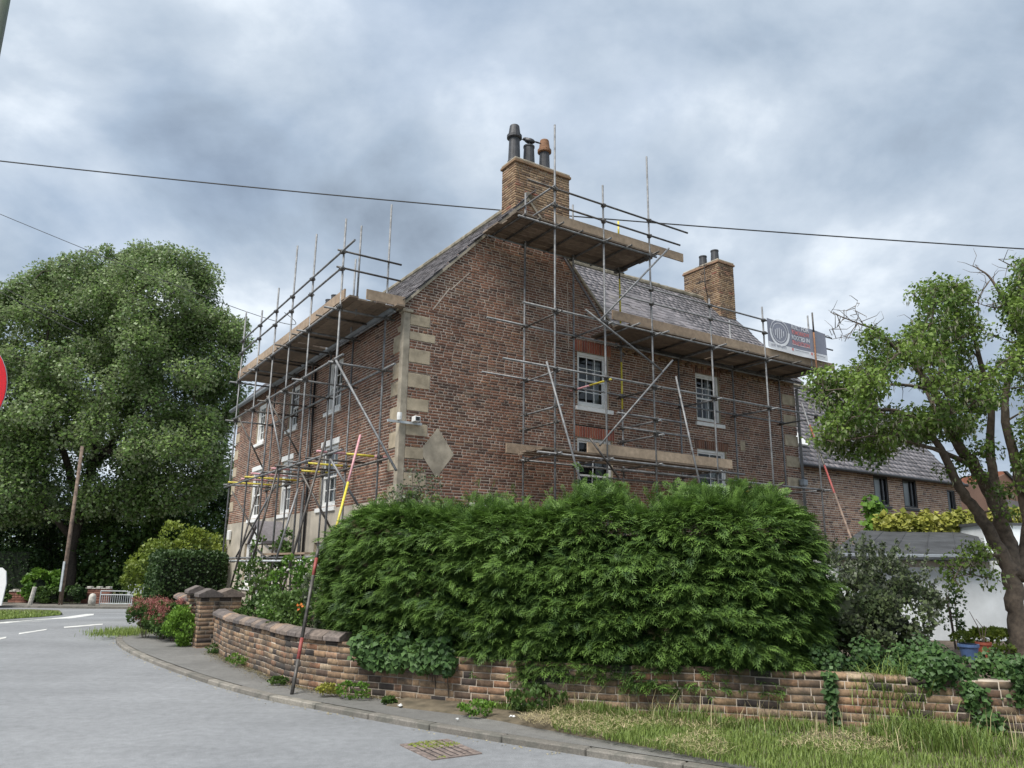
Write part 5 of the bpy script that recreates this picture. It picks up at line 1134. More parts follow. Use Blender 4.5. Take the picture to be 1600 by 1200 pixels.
def carpet(name, label, cat, pts, mat, size, n, seed, spread=.18, zj=.06, asp=1.15, droop=0., tint0=.4, kindp=None):
    """leaves clinging round a list of (x, y, z, radius) blobs"""
    g = np.random.default_rng(seed); A = np.array(pts, float); t = thing(name, label, cat, (A[:, 0].mean(), A[:, 1].mean(), max(0, A[:, 2].min() - .3))); B = np.array(t.location)
    w = A[:, 3] ** 2; k = g.choice(len(A), n, p=w / w.sum()); d = rdir(g, n); d[:, 1] = -np.abs(d[:, 1]) * 1.0; P = A[k, :3] + d * (A[k, 3] * g.uniform(.6, 1.08, n))[:, None]
    Nn = d + np.array([0, -.5, .4]); D = rdir(g, n) * .8 + np.array([0, -.15, -droop])
    foliage('leaves', P - B, D, Nn + .4 * rdir(g, n), size * g.uniform(.6, 1.3, n), (tint0 + .18 * noise3(P, 5, seed) + g.normal(0, .15, n)).clip(0, 1), mat, t, asp=asp)
    for q in A[:: max(1, len(A) // 10)]: MB().tube([q[:3] - B, q[:3] - B + np.array([.05, .08, -min(.5, q[2])])], .008, 4).build('stem', 'bark', t)
    return t
def wblob(px, dz, r, n, g): return None
iv = []
g = np.random.default_rng(120)
for k in range(60):
    x = g.uniform(1450, 1640); s_ = float(np.interp(x, [1100, 1300, 1450, 1600, 1700], [float(ws[np.argmin(np.abs(wp[:, 0] - q))]) for q in (2.1, 3.35, 4.2, 5.05, 5.7)])); p_ = wpt(s_)
    lowp = np.interp(x, [1450, 1500, 1540, 1575, 1640], [.55, .4, .05, .35, .5]); iv.append((p_[0], p_[1] + g.uniform(-.02, .5), g.uniform(lowp, .78), g.uniform(.1, .17)))
carpet('ivy', 'glossy ivy spilling over the right end of the wall below the tree', 'ivy', iv, 'ivy', .05, 9500, 121)
iv = []
for k in range(46):
    x = g.uniform(548, 700); q = at(x, 1000, 10.0); d_ = np.interp(x, [548, 600, 700], [10.2, 9.95, 9.55]); z = g.uniform(.5, .85) - .05 * (x > 640); q = at(x, 1000, d_); iv.append((q[0], d_ + .1, z, g.uniform(.08, .14)))
carpet('ivy', 'dark ivy hanging over the wall under the left end of the hedge', 'ivy', iv, 'ivy', .075, 2600, 122, droop=.5)
iv = [(float(wpt(sx_)[0]), float(wpt(sx_)[1]) - .02, z_, .05) for sx_, z_ in [(float(ws[np.argmin(np.abs(wp[:, 0] - 3.32))]), z0_) for z0_ in np.linspace(.15, .62, 10)]]
carpet('ivy', 'single thin ivy strand trailing down the wall at the hedge end', 'ivy', iv, 'ivy', .06, 220, 123, droop=.6)
iv = [(4.0 + g.uniform(-.75, .75), 8.75 + g.uniform(0, .8), g.uniform(.45, .8), g.uniform(.1, .2)) for k in range(40)]
carpet('ivy', 'low dark ivy along the wall top beneath the grey-green bush', 'ivy', iv, 'ivy', .042, 6500, 124, tint0=.25)
yc = [(*(at(x, y, 18.3)), .22) for x, y in [(g.uniform(1365, 1520), g.uniform(812, 832)) for k in range(46)]]
carpet('climbing_shrub', 'yellow variegated climber along the back of the felt roof', 'shrub', yc, 'yellow_leaf', .13, 3600, 125)
yc = [(*(at(x, y, 19.0)), .2) for x, y in [(g.uniform(1358, 1372), g.uniform(785, 825)) for k in range(9)]]
carpet('climbing_shrub', 'thin green climber beside the left dark-framed window', 'shrub', yc, 'bright_leaf', .12, 500, 126)
yc = [(*(at(x, y, 19.5)), .2) for x, y in [(g.uniform(1550, 1640), g.uniform(803, 817)) for k in range(22)]]
carpet('climbing_shrub', 'yellow-green growth along the top of the white block at right edge', 'shrub', yc, 'yellow_leaf', .12, 1500, 127)
q = at(1490, 970, 13.0); bush('shrub', 'slim leafy climber against the white outbuilding wall', 'shrub', (q[0], 13.0, 1.05), (.18, .2, .55), 480, .05, 'mid_leaf', 128, lumps=12, core=False)
q = at(1548, 1000, 11.6); bush('shrub', 'low bright plants beside the pots at the tree foot', 'shrub', (q[0], 11.6, .62), (.55, .3, .22), 1500, .06, 'lime_leaf', 129, lumps=14, core=False)
# pots
def pot(x0, x1, y0, y1, dep, mat, label):
    a_, b_ = at(x0, y1, dep), at(x1, y1, dep); zt__ = float(at(x0, y0, dep)[2]); zb__ = float(a_[2]); r = (b_[0] - a_[0]) / 2
    p = thing('plant_pot', label, 'plant pot', ((a_[0] + b_[0]) / 2, dep, zb__ - .08), 'pots under the tree'); h_ = zt__ - zb__ + .08
    MB().lathe((0, 0, 0), [(r * .7, 0), (r * .95, h_ * .8), (r * 1.06, h_ * .82), (r * 1.06, h_), (r * .9, h_), (r * .85, h_ * .85), (.01, h_ * .84)], 20).build('bowl', mat, p, smooth_=False); MB().lathe((0, 0, 0), [(r * .86, h_ * .86), (.01, h_ * .88)], 16).build('compost', 'soil', p)
    return p
pot(1500, 1529, 1006, 1021, 10.9, 'blue_pot', 'blue glazed plant pot near the tree trunk'); pp = pot(1527, 1549, 1003, 1017, 11.1, 'red_pot', 'terracotta red plant pot near the tree trunk')
for k in range(3): MB().tube([(0, 0, .15), (-.05 + .06 * k, 0, .4), (-.14 + .08 * k, 0, .6 - .1 * k)], [.008, .006, .004], 4).build('twig', 'bark', pp)

# ---- trees grown from limb lines with clumps of leaves
def tree(name, label, limbs, clumps, leaf_n, leaf_s, leaf_mat, bark, seed, base, pods=0, twig_r=.012, flat=.7, link_r=None, core_leaf=None, tmpl=LEAF, spread=1.0, group=None, droop=.25, tvar=.18, spurs=False):
    g = np.random.default_rng(seed); t = thing(name, label, 'tree', base, group); B = np.array(base, float)
    mb = MB(); pts = []
    for L_ in limbs:
        P = np.array([l[:3] for l in L_], float); r = [l[3] * (.82 if spurs else 1) for l in L_]
        m_ = (len(P) - 1) * 4 + 1; tt = np.linspace(0, len(P) - 1, m_); Q = np.stack([np.interp(tt, np.arange(len(P)), P[:, k]) for k in range(3)], -1); rr = np.interp(tt, np.arange(len(P)), r)
        Q[1:-1] = (Q[:-2] + Q[1:-1] * 2 + Q[2:]) / 4; Q[1:-1] += g.normal(0, 1, (m_ - 2, 3)) * (rr[1:-1] * .12)[:, None]
        for q_, r_ in zip(Q, rr):
            if spurs and r_ < .035:
                for _ in range(1):
                    e1 = q_ + rdir(g, 1)[0] * g.uniform(.08, .26); e2 = e1 + rdir(g, 1)[0] * .1 + (e1 - q_) * .3; mb.tube([q_ - B, e1 - B, e2 - B], [.006, .004, .002], 4)
        mb.tube(Q - B, list(rr), 10); pts += [(q, r_) for q, r_ in zip(Q, rr)]
    tr_ = mb.build('trunk', bark, t, smooth_=True); tw = MB(); PQ = np.array([p[0] for p in pts]); PQ0 = PQ.copy(); PR = np.array([p[1] for p in pts])
    LP = []; LD = []; LN = []; LT = []; PP = []
    for c in sorted(clumps, key=lambda q: np.linalg.norm(PQ0 - np.array(q[:3]), axis=1).min()):
        c0, r = np.array(c[:3]), c[3]; k = np.argmin(np.linalg.norm(PQ - c0, axis=1) + .3 * (PQ[:, 2] > c0[2])); a_ = PQ[k]; m_ = (a_ + c0) / 2 + g.normal(0, .12, 3) * np.linalg.norm(c0 - a_) + np.array([0, 0, .08 * np.linalg.norm(c0 - a_)])
        tw.tube([a_ - B, m_ - B, c0 - B], [min(PR[k] * .6, twig_r * 2.2), twig_r * 1.3, twig_r * .5], 5)
        PQ = np.concatenate([PQ, (m_ * .5 + c0 * .5)[None], c0[None]]); PR = np.concatenate([PR, [twig_r * 1.1, twig_r * .9]])
        for j in range(4):
            e = c0 + rdir(g, 1)[0] * r * .8; tw.tube([m_ * .3 + c0 * .7 - B, e - B], [twig_r * .6, twig_r * .3], 4)
        n = max(6, int(leaf_n * c[3] ** 2 / np.mean([q[3] ** 2 for q in clumps]) * g.uniform(.6, 1.35))); d = rdir(g, n); rad_ = g.random(n) ** (1 / 2.2)
        P = c0 + d * (r * rad_)[:, None] * np.array([1, 1, flat]) ; LP.append(P); LD.append(rdir(g, n) * .9 + d * .5 + np.array([0, 0, -droop])); LN.append(d * .6 + np.array([0, -.1, .8]) + rdir(g, n) * .7); LT.append(.38 + g.normal(0, tvar) + .16 * d[:, 2] * rad_ + g.normal(0, .14, n))
        if pods:
            m2 = g.poisson(pods); PP.append(c0 + rdir(g, m2) * r * np.array([.9, .9, .5]) - np.array([0, 0, r * .25]))
    tw.build('branches', bark, t)
    P = np.concatenate(LP); n = len(P)
    foliage('crown', P - B, np.concatenate(LD), np.concatenate(LN), leaf_s * g.uniform(.6, 1.35, n), np.concatenate(LT).clip(0, 1), leaf_mat, t, tmpl, kind=None)
    if pods:
        P = np.concatenate(PP); n = len(P); foliage('seed_pods', P - B, np.stack([g.normal(0, .15, n), g.normal(0, .15, n), -np.ones(n)], -1), rdir(g, n), g.uniform(.05, .1, n), g.random(n), 'pod', t, asp=.28)
    return t
def inpoly(x, y, poly):
    ins = False; j = len(poly) - 1
    for i in range(len(poly)):
        if (poly[i][1] > y) != (poly[j][1] > y) and x < (poly[j][0] - poly[i][0]) * (y - poly[i][1]) / (poly[j][1] - poly[i][1]) + poly[i][0]: ins = not ins
        j = i
    return ins
def edge_dist(x, y, poly):
    p = np.array([x, y]); best = 1e9
    for i in range(len(poly)):
        a_, b_ = np.array(poly[i], float), np.array(poly[(i + 1) % len(poly)], float); t = np.clip(((p - a_) @ (b_ - a_)) / ((b_ - a_) @ (b_ - a_)), 0, 1); best = min(best, np.linalg.norm(p - a_ - (b_ - a_) * t))
    return best
def crown_clumps(poly, depth, thick, n, r0_, r1_, seed, gap=None, minsep=0, maxe=70.):
    g = np.random.default_rng(seed); P = np.array(poly); out_ = []; seen = []; tries = 0
    while len(out_) < n:
        best = None
        for _ in range(5):                       # best candidate, so no large holes
            cx, cy = g.uniform(P[:, 0].min(), P[:, 0].max()), g.uniform(P[:, 1].min(), P[:, 1].max())
            if not inpoly(cx, cy, poly): continue
            dm_ = min([(cx - a0) ** 2 + (cy - b0) ** 2 for a0, b0 in seen[-160:]], default=1e9)
            if best is None or dm_ > best[0]: best = (dm_, cx, cy)
        if best is None: continue
        x, y = best[1:]; seen.append((x, y)); tries += 1
        if tries > n * 6: break
        _x, _y = g.uniform(P[:, 0].min(), P[:, 0].max()), g.uniform(P[:, 1].min(), P[:, 1].max())
        if gap and gap(x, y): continue
        e = min(1, edge_dist(x, y, poly) / maxe); w = thick * math.sqrt(1 - (1 - e) ** 2); dep = depth + g.uniform(-1, 1) * w; r = g.uniform(r0_, r1_)
        q = at(x, y, dep); out_.append((*q, r))
    return out_
# right-hand tree
DT = 11.4
def lim(*pts): return [(*at(x, y, d), r) for x, y, d, r in pts]
limbs = [lim((1597, 1045, DT, .22), (1592, 1010, DT, .17), (1588, 960, DT, .155), (1584, 915, DT, .15), (1577, 885, DT, .13)),
         lim((1580, 895, DT, .14), (1562, 860, DT, .115), (1535, 810, DT - .1, .1), (1512, 780, DT - .2, .085), (1490, 745, DT - .4, .075), (1470, 700, DT - .5, .06), (1440, 660, DT - .6, .05), (1400, 640, DT - .7, .035), (1350, 640, DT - .9, .02), (1305, 655, DT - 1.0, .01)),
         lim((1583, 900, DT, .15), (1578, 850, DT + .1, .13), (1562, 805, DT, .12), (1545, 765, DT, .11), (1522, 728, DT - .2, .1), (1500, 700, DT - .3, .09), (1480, 660, DT - .3, .075), (1458, 610, DT - .4, .06), (1430, 570, DT - .4, .045), (1395, 540, DT - .5, .032), (1370, 515, DT - .6, .022), (1340, 505, DT - .6, .014), (1298, 488, DT - .6, .007)),
         lim((1572, 815, DT, .1), (1553, 760, DT + .2, .085), (1547, 700, DT + .3, .075), (1550, 640, DT + .3, .06), (1530, 560, DT + .3, .045), (1515, 490, DT + .2, .025), (1490, 450, DT, .01)),
         lim((1588, 905, DT, .13), (1612, 830, DT + .1, .12), (1600, 770, DT + .1, .11), (1588, 720, DT + .1, .09), (1568, 660, DT, .075), (1572, 600, DT, .06), (1600, 540, DT, .05), (1570, 470, DT - .1, .035), (1545, 430, DT - .1, .02), (1520, 415, DT, .008)),
         lim((1600, 540, DT, .045), (1610, 480, DT, .03), (1590, 420, DT, .015), (1560, 405, DT, .006)),
         lim((1578, 470, DT - .1, .02), (1558, 482, DT - .1, .012), (1540, 478, DT - .2, .008), (1514, 468, DT - .2, .004)),
         lim((1545, 440, DT - .1, .014), (1530, 462, DT - .1, .009), (1528, 490, DT - .2, .006)),
         lim((1600, 770, DT, .09), (1640, 700, DT, .07), (1680, 600, DT, .05)),
         lim((1515, 725, DT - .2, .05), (1470, 705, DT - .5, .04), (1420, 690, DT - .8, .028), (1370, 680, DT - 1, .018), (1310, 690, DT - 1.1, .008)),
         lim((1458, 610, DT - .4, .035), (1410, 600, DT - .7, .026), (1350, 605, DT - .9, .016), (1290, 610, DT - 1, .007)),
         lim((1500, 700, DT - .3, .05), (1460, 640, DT + .4, .04), (1430, 570, DT + .6, .03), (1425, 500, DT + .6, .014)),
         lim((1565, 866, DT, .035), (1535, 868, DT - .3, .028), (1505, 880, DT - .5, .016), (1490, 905, DT - .6, .008)),
         lim((1340, 505, DT - .6, .008), (1325, 525, DT - .6, .006), (1300, 530, DT - .7, .004)), lim((1350, 508, DT - .6, .008), (1335, 485, DT - .6, .005), (1340, 470, DT - .6, .003)), lim((1318, 497, DT - .6, .006), (1308, 512, DT - .6, .004), (1296, 515, DT - .6, .003))]
poly = [(1272, 605), (1285, 582), (1330, 577), (1362, 560), (1350, 530), (1365, 490), (1388, 470), (1420, 458), (1455, 445), (1505, 440), (1512, 500), (1540, 520), (1575, 515), (1560, 480), (1570, 425), (1590, 405), (1700, 400), (1700, 760), (1625, 740), (1570, 690), (1535, 705), (1500, 690), (1465, 665), (1440, 690), (1400, 700), (1370, 720), (1320, 705), (1278, 690), (1262, 640)]
def gapf(x, y): return (1400 < x < 1470 and 610 < y < 640) or (1560 < x < 1600 and 590 < y < 700) or (math.sin(x * .043 + 1) + math.sin(y * .055 + x * .02)) < -.8
cl_ = crown_clumps(poly, DT - .4, 1.6, 440, .13, .28, 140, gapf, maxe=90.)
cl_ += [(*at(x, y, DT - .4), .2) for x, y in ((1480, 885), (1500, 872), (1520, 885), (1540, 860), (1490, 905), (1555, 905), (1520, 855), (1535, 870), (1585, 760), (1510, 720), (1480, 735), (1525, 742), (1560, 765), (1575, 800))]
tree('laburnum_tree', 'leaning tree with drooping leaf clumps and bare twigs at the right edge', limbs, cl_, 92, .054, 'tree_leaf', 'bark', 141, at(1597, 1045, DT), pods=13, twig_r=.009, flat=.75, droop=.5, spurs=True)
# big poplar on the left
DP = 56.0
tb_ = at(110, 938, DP); tb_[2] = -1.05
limbs = [[(*tb_, .36), (*at(112, 860, DP), .32), (*at(125, 800, DP), .3), (*at(140, 740, DP), .27), (*at(165, 640, DP), .28), (*at(185, 520, DP), .16), (*at(200, 420, DP), .05)],
         [(*at(127, 790, DP), .3), (*at(105, 730, DP - 1), .24), (*at(85, 650, DP - 2), .17), (*at(70, 560, DP - 2), .1), (*at(80, 480, DP - 2), .04)],
         [(*at(142, 735, DP), .25), (*at(190, 670, DP + 1), .2), (*at(250, 590, DP + 1), .13), (*at(300, 500, DP), .05)],
         [(*at(150, 700, DP), .22), (*at(220, 720, DP - 2), .15), (*at(290, 690, DP - 2), .09), (*at(340, 650, DP - 2), .04)],
         [(*at(112, 840, DP), .25), (*at(60, 780, DP - 2), .2), (*at(10, 700, DP - 2), .13), (*at(-20, 600, DP), .06)],
         [(*at(170, 620, DP), .15), (*at(130, 540, DP + 3), .1), (*at(120, 450, DP + 3), .04)]]
poly = [(-90, 560), (-50, 490), (10, 470), (30, 440), (75, 425), (110, 408), (165, 396), (185, 402), (215, 394), (260, 396), (295, 408), (320, 425), (322, 460), (318, 490), (345, 498), (372, 510), (378, 540), (366, 570), (368, 610), (360, 650), (335, 680), (345, 720), (352, 745), (320, 775), (280, 785), (230, 795), (170, 805), (100, 800), (30, 810), (-90, 810)]
clp = crown_clumps(poly, DP, 6.0, 420, 1.0, 1.75, 150, lambda x, y: (80 < x < 190 and 690 < y < 830 and (x * 7 + y * 3) % 10 < 6), maxe=110.)
for i in range(len(poly)):
    a_, b_ = np.array(poly[i]), np.array(poly[(i + 1) % len(poly)]); 
    for t_ in np.arange(0, 1, 14 / (np.linalg.norm(b_ - a_) + 1)): q = a_ + (b_ - a_) * t_ + rng.normal(0, 4, 2); clp.append((*at(q[0], q[1], DP + rng.normal(0, 1.5)), rng.uniform(.45, .85)))
tree('poplar_tree', 'tall broad poplar with pale windblown leaves filling the left of the picture', limbs, clp, 430, .21, 'poplar', 'dark_bark', 151, tb_, twig_r=.035, flat=.9, droop=.1, tvar=.12)
def far_tree(label, poly, dep, thick, n, r, leaf_n, leaf_s, mat, seed, trunk):
    b_ = at(trunk[0], 935, dep); b_[2] = -1.05
    lm = [[(*b_, .4), (*at(trunk[0], trunk[1], dep), .25), (*at(trunk[0] + 4, min(p[1] for p in poly) + 30, dep), .06)]]
    tree('broadleaf_tree', label, lm, crown_clumps(poly, dep, thick, n, r * .7, r * 1.3, seed, maxe=40.), leaf_n, leaf_s, mat, 'dark_bark', seed, b_, twig_r=.03, flat=.85, group='trees beyond the junction')
far_tree('dark dense tree under the left side of the big poplar', [(-60, 760), (60, 750), (110, 780), (120, 850), (95, 925), (60, 930), (-60, 930)], 64, 4, 70, 1.5, 190, .3, 'dark_leaf', 160, (72, 850))
far_tree('dark bushy tree right of the leaning telegraph pole', [(115, 790), (200, 780), (260, 790), (270, 860), (215, 925), (130, 930), (108, 870)], 60, 4, 70, 1.3, 190, .27, 'mid_leaf', 161, (165, 850))
far_tree('light green tree between the poplar and the house corner', [(250, 810), (300, 775), (345, 752), (420, 770), (440, 840), (300, 880), (240, 850)], 62, 4, 55, 1.5, 210, .27, 'mid_leaf', 162, (320, 850))
far_tree('very distant dark tree line seen behind the poplar trunk', [(-80, 820), (120, 800), (260, 840), (330, 860), (330, 915), (-80, 920)], 78, 4, 70, 2.2, 150, .4, 'mid_leaf', 163, (200, 880))
q = at(262, 880, 27.0); bush('shrub', 'yellow-green spreading shrub behind the clipped hedge', 'shrub', (q[0] + .35, 27, 1.25), (1.6, 1.2, 1.6), 9500, .10, 'lime_leaf', 170, lumps=40, shape=.3)
q = at(66, 905, 50.5); bush('shrub', 'bright green bush at the foot of the telegraph pole', 'shrub', (q[0], 50.5, 0.1), (1.25, .8, 1.0), 2200, .2, 'bright_leaf', 171, lumps=20)
q = at(75, 935, 50.2); bush('low_hedge', 'low ragged hedge along the far pavement', 'hedge', (q[0] + .1, 50.2, -.45), (1.0, .5, .48), 2000, .14, 'mid_leaf', 172, lumps=20)
q = at(110, 932, 50.2); bush('low_hedge', 'dark purple-tinged low bush right of the telegraph pole', 'hedge', (q[0], 50.4, -.35), (.75, .5, .6), 1500, .14, 'dark_leaf', 173, lumps=16)
q = at(5, 885, 55); bush('tall_hedge', 'tall dark clipped hedge at the far left behind the brick wall', 'hedge', (q[0] - 2.4, 55, .6), (4.7, .9, 1.75), 7000, .17, 'dark_leaf', 174, box=True)
q = at(4, 930, 49.8); bush('low_hedge', 'small round bush by the white board sign', 'hedge', (q[0] - .4, 49.9, -.55), (.7, .4, .45), 900, .14, 'mid_leaf', 175, lumps=12)
# clipped hedge beside the gate
ch_c = at(300, 900, 20.6); hedge = bush('clipped_hedge', 'square clipped dark privet hedge beside the gate pillars', 'hedge', (0, 0, 0), (.8, .55, .9), 12000, .062, 'dark_leaf', 176, box=True, tint0=.45, stems=0)
hedge.location = (at(292, 900, 20.3)[0], 20.3, 0.02); hedge.rotation_euler = (0, 0, rad(38)); hedge.scale = (1, 1, 1.02)
# front garden plants
def plant(name, label, px, dep, r, n, size, mat, seed, z0=GZ, lumps=14, up=.4, core=False, tint0=.4):
    q = at(px[0], px[1], dep); return bush(name, label, 'plant', (q[0], dep, z0 + r[2]), r, n, size, mat, seed, lumps=lumps, core=core, up=up, tint0=tint0)
rb = plant('rose_bush', 'tall leafy rose bush behind the wall among the scaffold poles', (452, 930), 13.3, (.46, .4, .62), 2200, .06, 'bright_leaf', 180, lumps=24, tint0=.25)
g = np.random.default_rng(181); n = 60; foliage('blooms', np.stack([g.uniform(-.6, .6, n), g.uniform(-.5, .0, n), g.uniform(.5, 1.35, n)], -1), rdir(g, n), rdir(g, n), g.uniform(.03, .05, n), g.random(n), 'white_flower', rb)
plant('climbing_plant', 'straggly climber on the rendered front under the far window', (395, 910), 17.2, (.4, .35, .62), 520, .085, 'mid_leaf', 182, lumps=18)
plant('climbing_plant', 'dark climber around the front door hood', (432, 870), 18.6, (.55, .35, .95), 1100, .09, 'mid_leaf', 183, lumps=18)
pl = plant('garden_plant', 'mixed low plants with an orange bloom behind the coping', (470, 985), 12.2, (.75, .4, .42), 3200, .055, 'mid_leaf', 184, lumps=20)
n = 8; foliage('blooms', np.stack([g.uniform(-.05, .05, n) + .05, g.uniform(-.45, -.35, n), g.uniform(.55, .68, n)], -1), rdir(g, n), rdir(g, n), g.uniform(.04, .06, n), g.random(n), 'orange_flower', pl)
plant('garden_plant', 'grey-green twiggy shrub where the hedge begins', (525, 960), 11.7, (.42, .4, .75), 3200, .05, 'cotoneaster', 185, lumps=18)
plant('garden_plant', 'low green plants behind the wall beside the broad pillar', (408, 975), 15.0, (.45, .4, .3), 1500, .06, 'mid_leaf', 186, lumps=18)
for k, (x, y) in enumerate(((648, 768), (672, 775), (625, 778))):      # wispy stems over the hedge top
    q = at(x, y, 11.0); t_ = thing('wispy_shoot', ('tallest', 'right-hand', 'left-hand')[k] + ' wispy grey shoot poking above the hedge near the corner', 'plant', (q[0], 11.0, 2.1)); n = 220; tq = g.random(n)
    foliage('leaves', np.stack([g.normal(0, .09, n), g.normal(0, .08, n), .2 + tq * (.75, .6, .5)[k]], -1), rdir(g, n), rdir(g, n), g.uniform(.025, .05, n), g.random(n), 'cotoneaster', t_)
    for j in range(4): MB().tube([(0, 0, 0), (g.normal(0, .06), g.normal(0, .05), (.85, .7, .6)[k])], [.006, .003], 4).build('stem', 'bark', t_)
# red valerian and lime clump at the gate
vt = None
for k, (x, y, dep, r, lb) in enumerate(((228, 985, 17.6, .42, 'red-flowered clump nearest the kerb tip'), (252, 985, 17.3, .45, 'red-flowered clump in the middle of the row by the gate'), (272, 990, 16.9, .4, 'red-flowered clump next to the lime-green plant'))):
    q = at(x, y, dep); t_ = bush('valerian', lb, 'flowers', (q[0], dep, .42), (r, r * .8, .34), 1500, .06, 'mid_leaf', 190 + k, lumps=14, core=False, up=.8, stems=8, group='red flowers by the gate'); g = np.random.default_rng(195 + k); n = 2600
    kk_ = g.integers(0, 60, n); hc = np.stack([g.uniform(-r, r, 60) * .95, g.uniform(-r, r, 60) * .7, g.uniform(.35, .8, 60)], -1); foliage('blooms', hc[kk_] + g.normal(0, .035, (n, 3)), rdir(g, n), rdir(g, n), g.uniform(.014, .03, n), g.random(n), 'flower', t_)
q = at(288, 1000, 16.0); bush('herb_clump', 'bright lime-green leafy clump at the foot of the gate pillars', 'plant', (q[0], 16.0, .38), (.38, .34, .36), 2400, .055, 'bright_leaf', 198, lumps=20, core=False, up=.8, tint0=.6)
for k, (x, y, dep, r, lb) in enumerate(((335, 1020, None, .16, 'weed tuft at the base of the broad pillar'), (378, 1040, None, .2, 'leafy weed against the wall below the coping curve'), (510, 1086, None, .13, 'yellowing weed by the wall beside the leaning pole'), (552, 1090, None, .18, 'green weed tuft at the wall foot left of the drain'), (607, 1098, None, .07, 'tiny weed in the wall joint'), (745, 1118, None, .16, 'broad-leaved weed in the bare soil'), (432, 1068, None, .09, 'small weeds along the wall foot'))):
    q = gp(x, y, .09); bush('weed', lb, 'weed', (q[0], q[1] + .05, .06 + r * .5), (r * 1.25, r * .6, r * .55), 420, .032, 'yellow_leaf' if k == 2 else 'bright_leaf' if k % 2 else 'mid_leaf', 200 + k, lumps=14, core=False, up=.8, stems=0, tint0=.45)

# ---- grass
def blades(name, P, h, lean, w, mat, seed, tint0=.45, label=None, parent=None, bendk=.5):
    g = np.random.default_rng(seed); n = len(P); a_ = g.uniform(0, 6.28, n); d = np.stack([np.cos(a_), np.sin(a_), np.zeros(n)], -1); sd = np.stack([-d[:, 1], d[:, 0], np.zeros(n)], -1); ln_ = (lean * g.uniform(.2, 1.5, n))[:, None]
    mid = P + d * ln_ * .35 * h[:, None] + np.array([0, 0, 1]) * (h * .62)[:, None]; tip = P + d * ln_ * h[:, None] + np.array([0, 0, 1]) * (h * (1 - bendk * .25 * ln_[:, 0]))[:, None]; ww = w * g.uniform(.6, 1.3, n)[:, None]
    v = np.stack([P - sd * ww, P + sd * ww, mid + sd * ww * .75, mid - sd * ww * .75, tip + sd * ww * .12, tip - sd * ww * .12], 1).reshape(-1, 3); i = np.arange(n)[:, None] * 6
    f = np.concatenate([i + np.array([0, 1, 2, 3]), i + np.array([3, 2, 4, 5])]); t_ = np.repeat((tint0 + g.normal(0, .2, n)).clip(0, 1), 6); o = obj(name, mesh_np(name, v, f, M[mat], t_), parent)
    return tag(o, label, 'grass', kind='stuff') if parent is None else o
vb, wv = VERGE
def verge_pts(n, lo, hi, g, xmin=-1.2, bias=None):
    i = g.integers(0, len(vb) - 1, n); a_ = g.uniform(lo, hi, n); t_ = g.random(n)[:, None]; p = (vb[i] * (1 - t_) + vb[i + 1] * t_); q = (wv[i] * (1 - t_) + wv[i + 1] * t_); P = p + (q - p) * a_[:, None]; P = P[P[:, 0] > xmin]; return np.concatenate([P, np.full((len(P), 1), .1)], -1)
g = np.random.default_rng(220)
P = verge_pts(52000, -.03, .6, g, .45); P = P[(P[:, 0] > .9) | (g.random(len(P)) < .4)]; n = len(P); blades('mown_grass', P, g.uniform(.03, .085, n), .6, .0035, 'grass', 221, .55, 'short mown grass on the verge beside the pavement')
P = verge_pts(20000, -.02, .75, g, .1); nz_ = noise3(P, 3.2, 9); P = P[nz_ > -.05 + .5 * (P[:, 0] > 2.2) * (P[:, 1] < 7.3)]; n = len(P); P[:, 2] += g.uniform(.01, .07, n); blades('dry_clippings', P, g.uniform(.01, .03, n), 5.0, .003, 'straw', 222, .5, 'dry straw-coloured grass clippings strewn over the verge', bendk=.3)
P = verge_pts(24000, .62, 1.0, g, -.35); dn = np.interp(P[:, 0], [-.4, .1, 1, 2.2, 3.4, 4.2, 6], [.25, .5, .8, .7, .9, 1, .8]); P = P[g.random(len(P)) < dn * (.55 + .45 * (noise3(P, 4, 3) > -.2))]; n = len(P); blades('long_grass', P, g.uniform(.04, .15, n) * (1 + .9 * noise3(P, 5, 31)).clip(.35, 1.9) * np.interp(P[:, 0], [-.4, .8, 3, 4.2, 6], [.6, .85, .9, 1.15, 1.0]), .7, .0045, 'grass', 223, .35, 'long uncut grass growing against the garden wall')
P = verge_pts(700, .6, 1.0, g, .3); n = len(P); blades('seed_grass', P, g.uniform(.15, .36, n), .55, .0028, 'straw', 224, .35, 'tall dry seeding grass stalks at the wall foot')
tx = np.array([4.1, 8.5, .45]); P = tx + np.stack([g.normal(0, .25, 900), g.normal(0, .12, 900), g.uniform(-.3, .05, 900)], -1); blades('tall_grass', P, g.uniform(.12, .38, 900), .9, .005, 'grass', 225, .6, 'tall bright grass tuft on the wall by the grey-green bush')
# bank of long grass and docks at right
for k, (x, y, lb) in enumerate(((1440, 1110, 'broad dock leaves in the long grass by the wall'), (1260, 1115, 'nettle patch at the foot of the wall below the hedge'), (1150, 1118, 'dark weed clump at the wall foot'), (935, 1103, 'green weed clump among the grass by the wall'), (830, 1112, 'leafy weeds where the grass begins'))):
    q = gp(x, y, .1); bush('weed', lb, 'weed', (q[0], q[1], .2), (.34, .14, .15), 520, .05, 'mid_leaf', 230 + k, lumps=14, core=False, up=1.0, stems=0, tint0=.4)
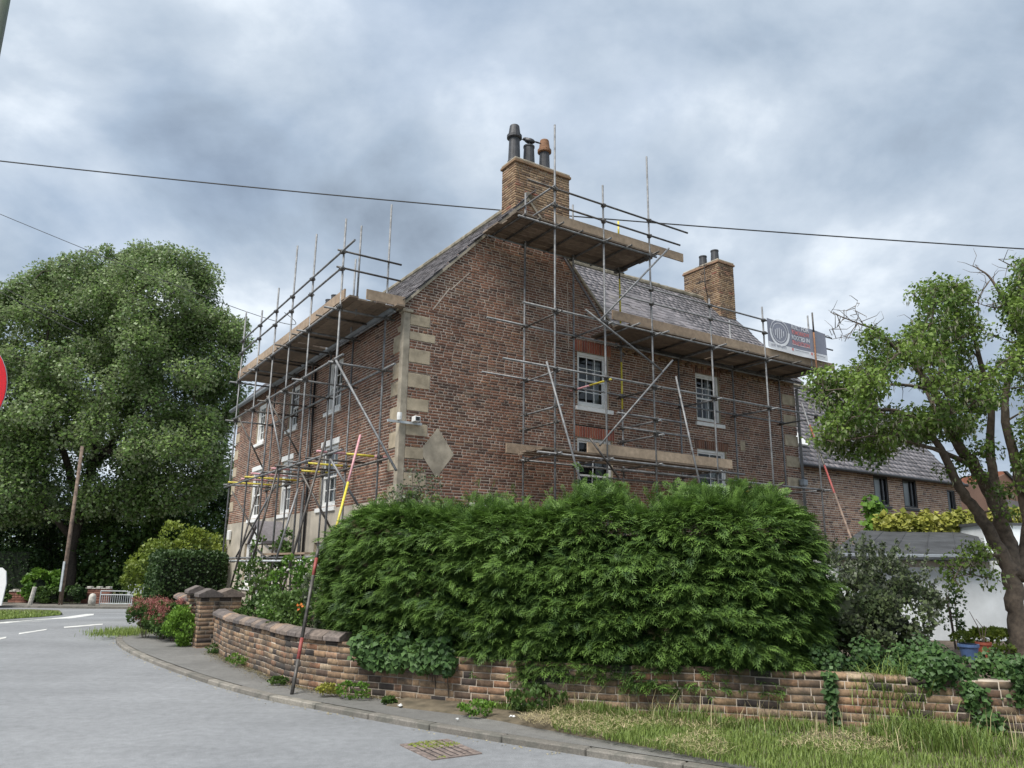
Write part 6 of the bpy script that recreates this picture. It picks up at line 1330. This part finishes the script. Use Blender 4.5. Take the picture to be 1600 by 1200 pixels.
# grass by the kerb tip and traffic island
q = at(193, 995, 18.2); P = np.array([q[0], 18.2, .09]) + np.stack([g.normal(0, .3, 1500), g.normal(0, .4, 1500), np.zeros(1500)], -1); blades('grass_tuft', P, g.uniform(.06, .16, 1500), .5, .006, 'grass', 240, .7, 'bright grass tuft at the tip of the pavement corner')
ip = []
while len(ip) < 9000:
    x, y = g.uniform(-200, 95), g.uniform(955, 972)
    if inpoly(x, y, [(-260, 975), (0, 968), (60, 964), (95, 961), (90, 956.5), (50, 955), (-260, 955)]) and not inpoly(x, y, [(-200, 965), (12, 962.5), (60, 962), (90, 960.5), (80, 959), (10, 960.2), (-200, 962)]): ip.append(gp(x, y, .08))
ip = np.array(ip); blades('island_grass', ip, g.uniform(.05, .12, len(ip)), .4, .02, 'grass', 241, .6, 'rough grass covering the traffic island at far left')
# leaf litter and grit along the wall foot and the kerb
n = 8000; s = g.uniform(.3, ws[-1] - 3.5, n); px_ = np.array([wpt(q) - np.array([-wdir(q)[1], wdir(q)[0]]) * abs(g.normal(0, .11)) for q in s]); P = np.concatenate([px_, np.full((n, 1), .08)], -1)
lt = foliage('leaf_litter', P, rdir(g, n) * np.array([1, 1, .15]), np.array([0, 0, 1.]) + .5 * rdir(g, n), g.uniform(.006, .028, n), g.random(n), 'bud', None); tag(lt, 'brown leaf litter and soil gathered along the wall foot', 'leaf litter', kind='stuff')
n = 1500; s = g.uniform(ks[20], ks[-1] - 20, n); kq = np.stack([np.interp(s, ks, kp[:, 0]), np.interp(s, ks, kp[:, 1])], -1); kq = kq + np.stack([-np.abs(g.normal(0, .07, n)), -np.abs(g.normal(0, .05, n))], -1); keep = (kq[:, 1] > 6) & (kq[:, 1] < 18); kq = kq[keep]; n = len(kq)
lt = foliage('kerb_grit', np.concatenate([kq, np.full((n, 1), .004)], -1), rdir(g, n) * np.array([1, 1, .1]), np.array([0, 0, 1.]) + .3 * rdir(g, n), g.uniform(.008, .03, n), g.random(n), 'straw', None); tag(lt, 'pale grit and dry leaf bits in the gutter along the kerb', 'grit', kind='stuff')
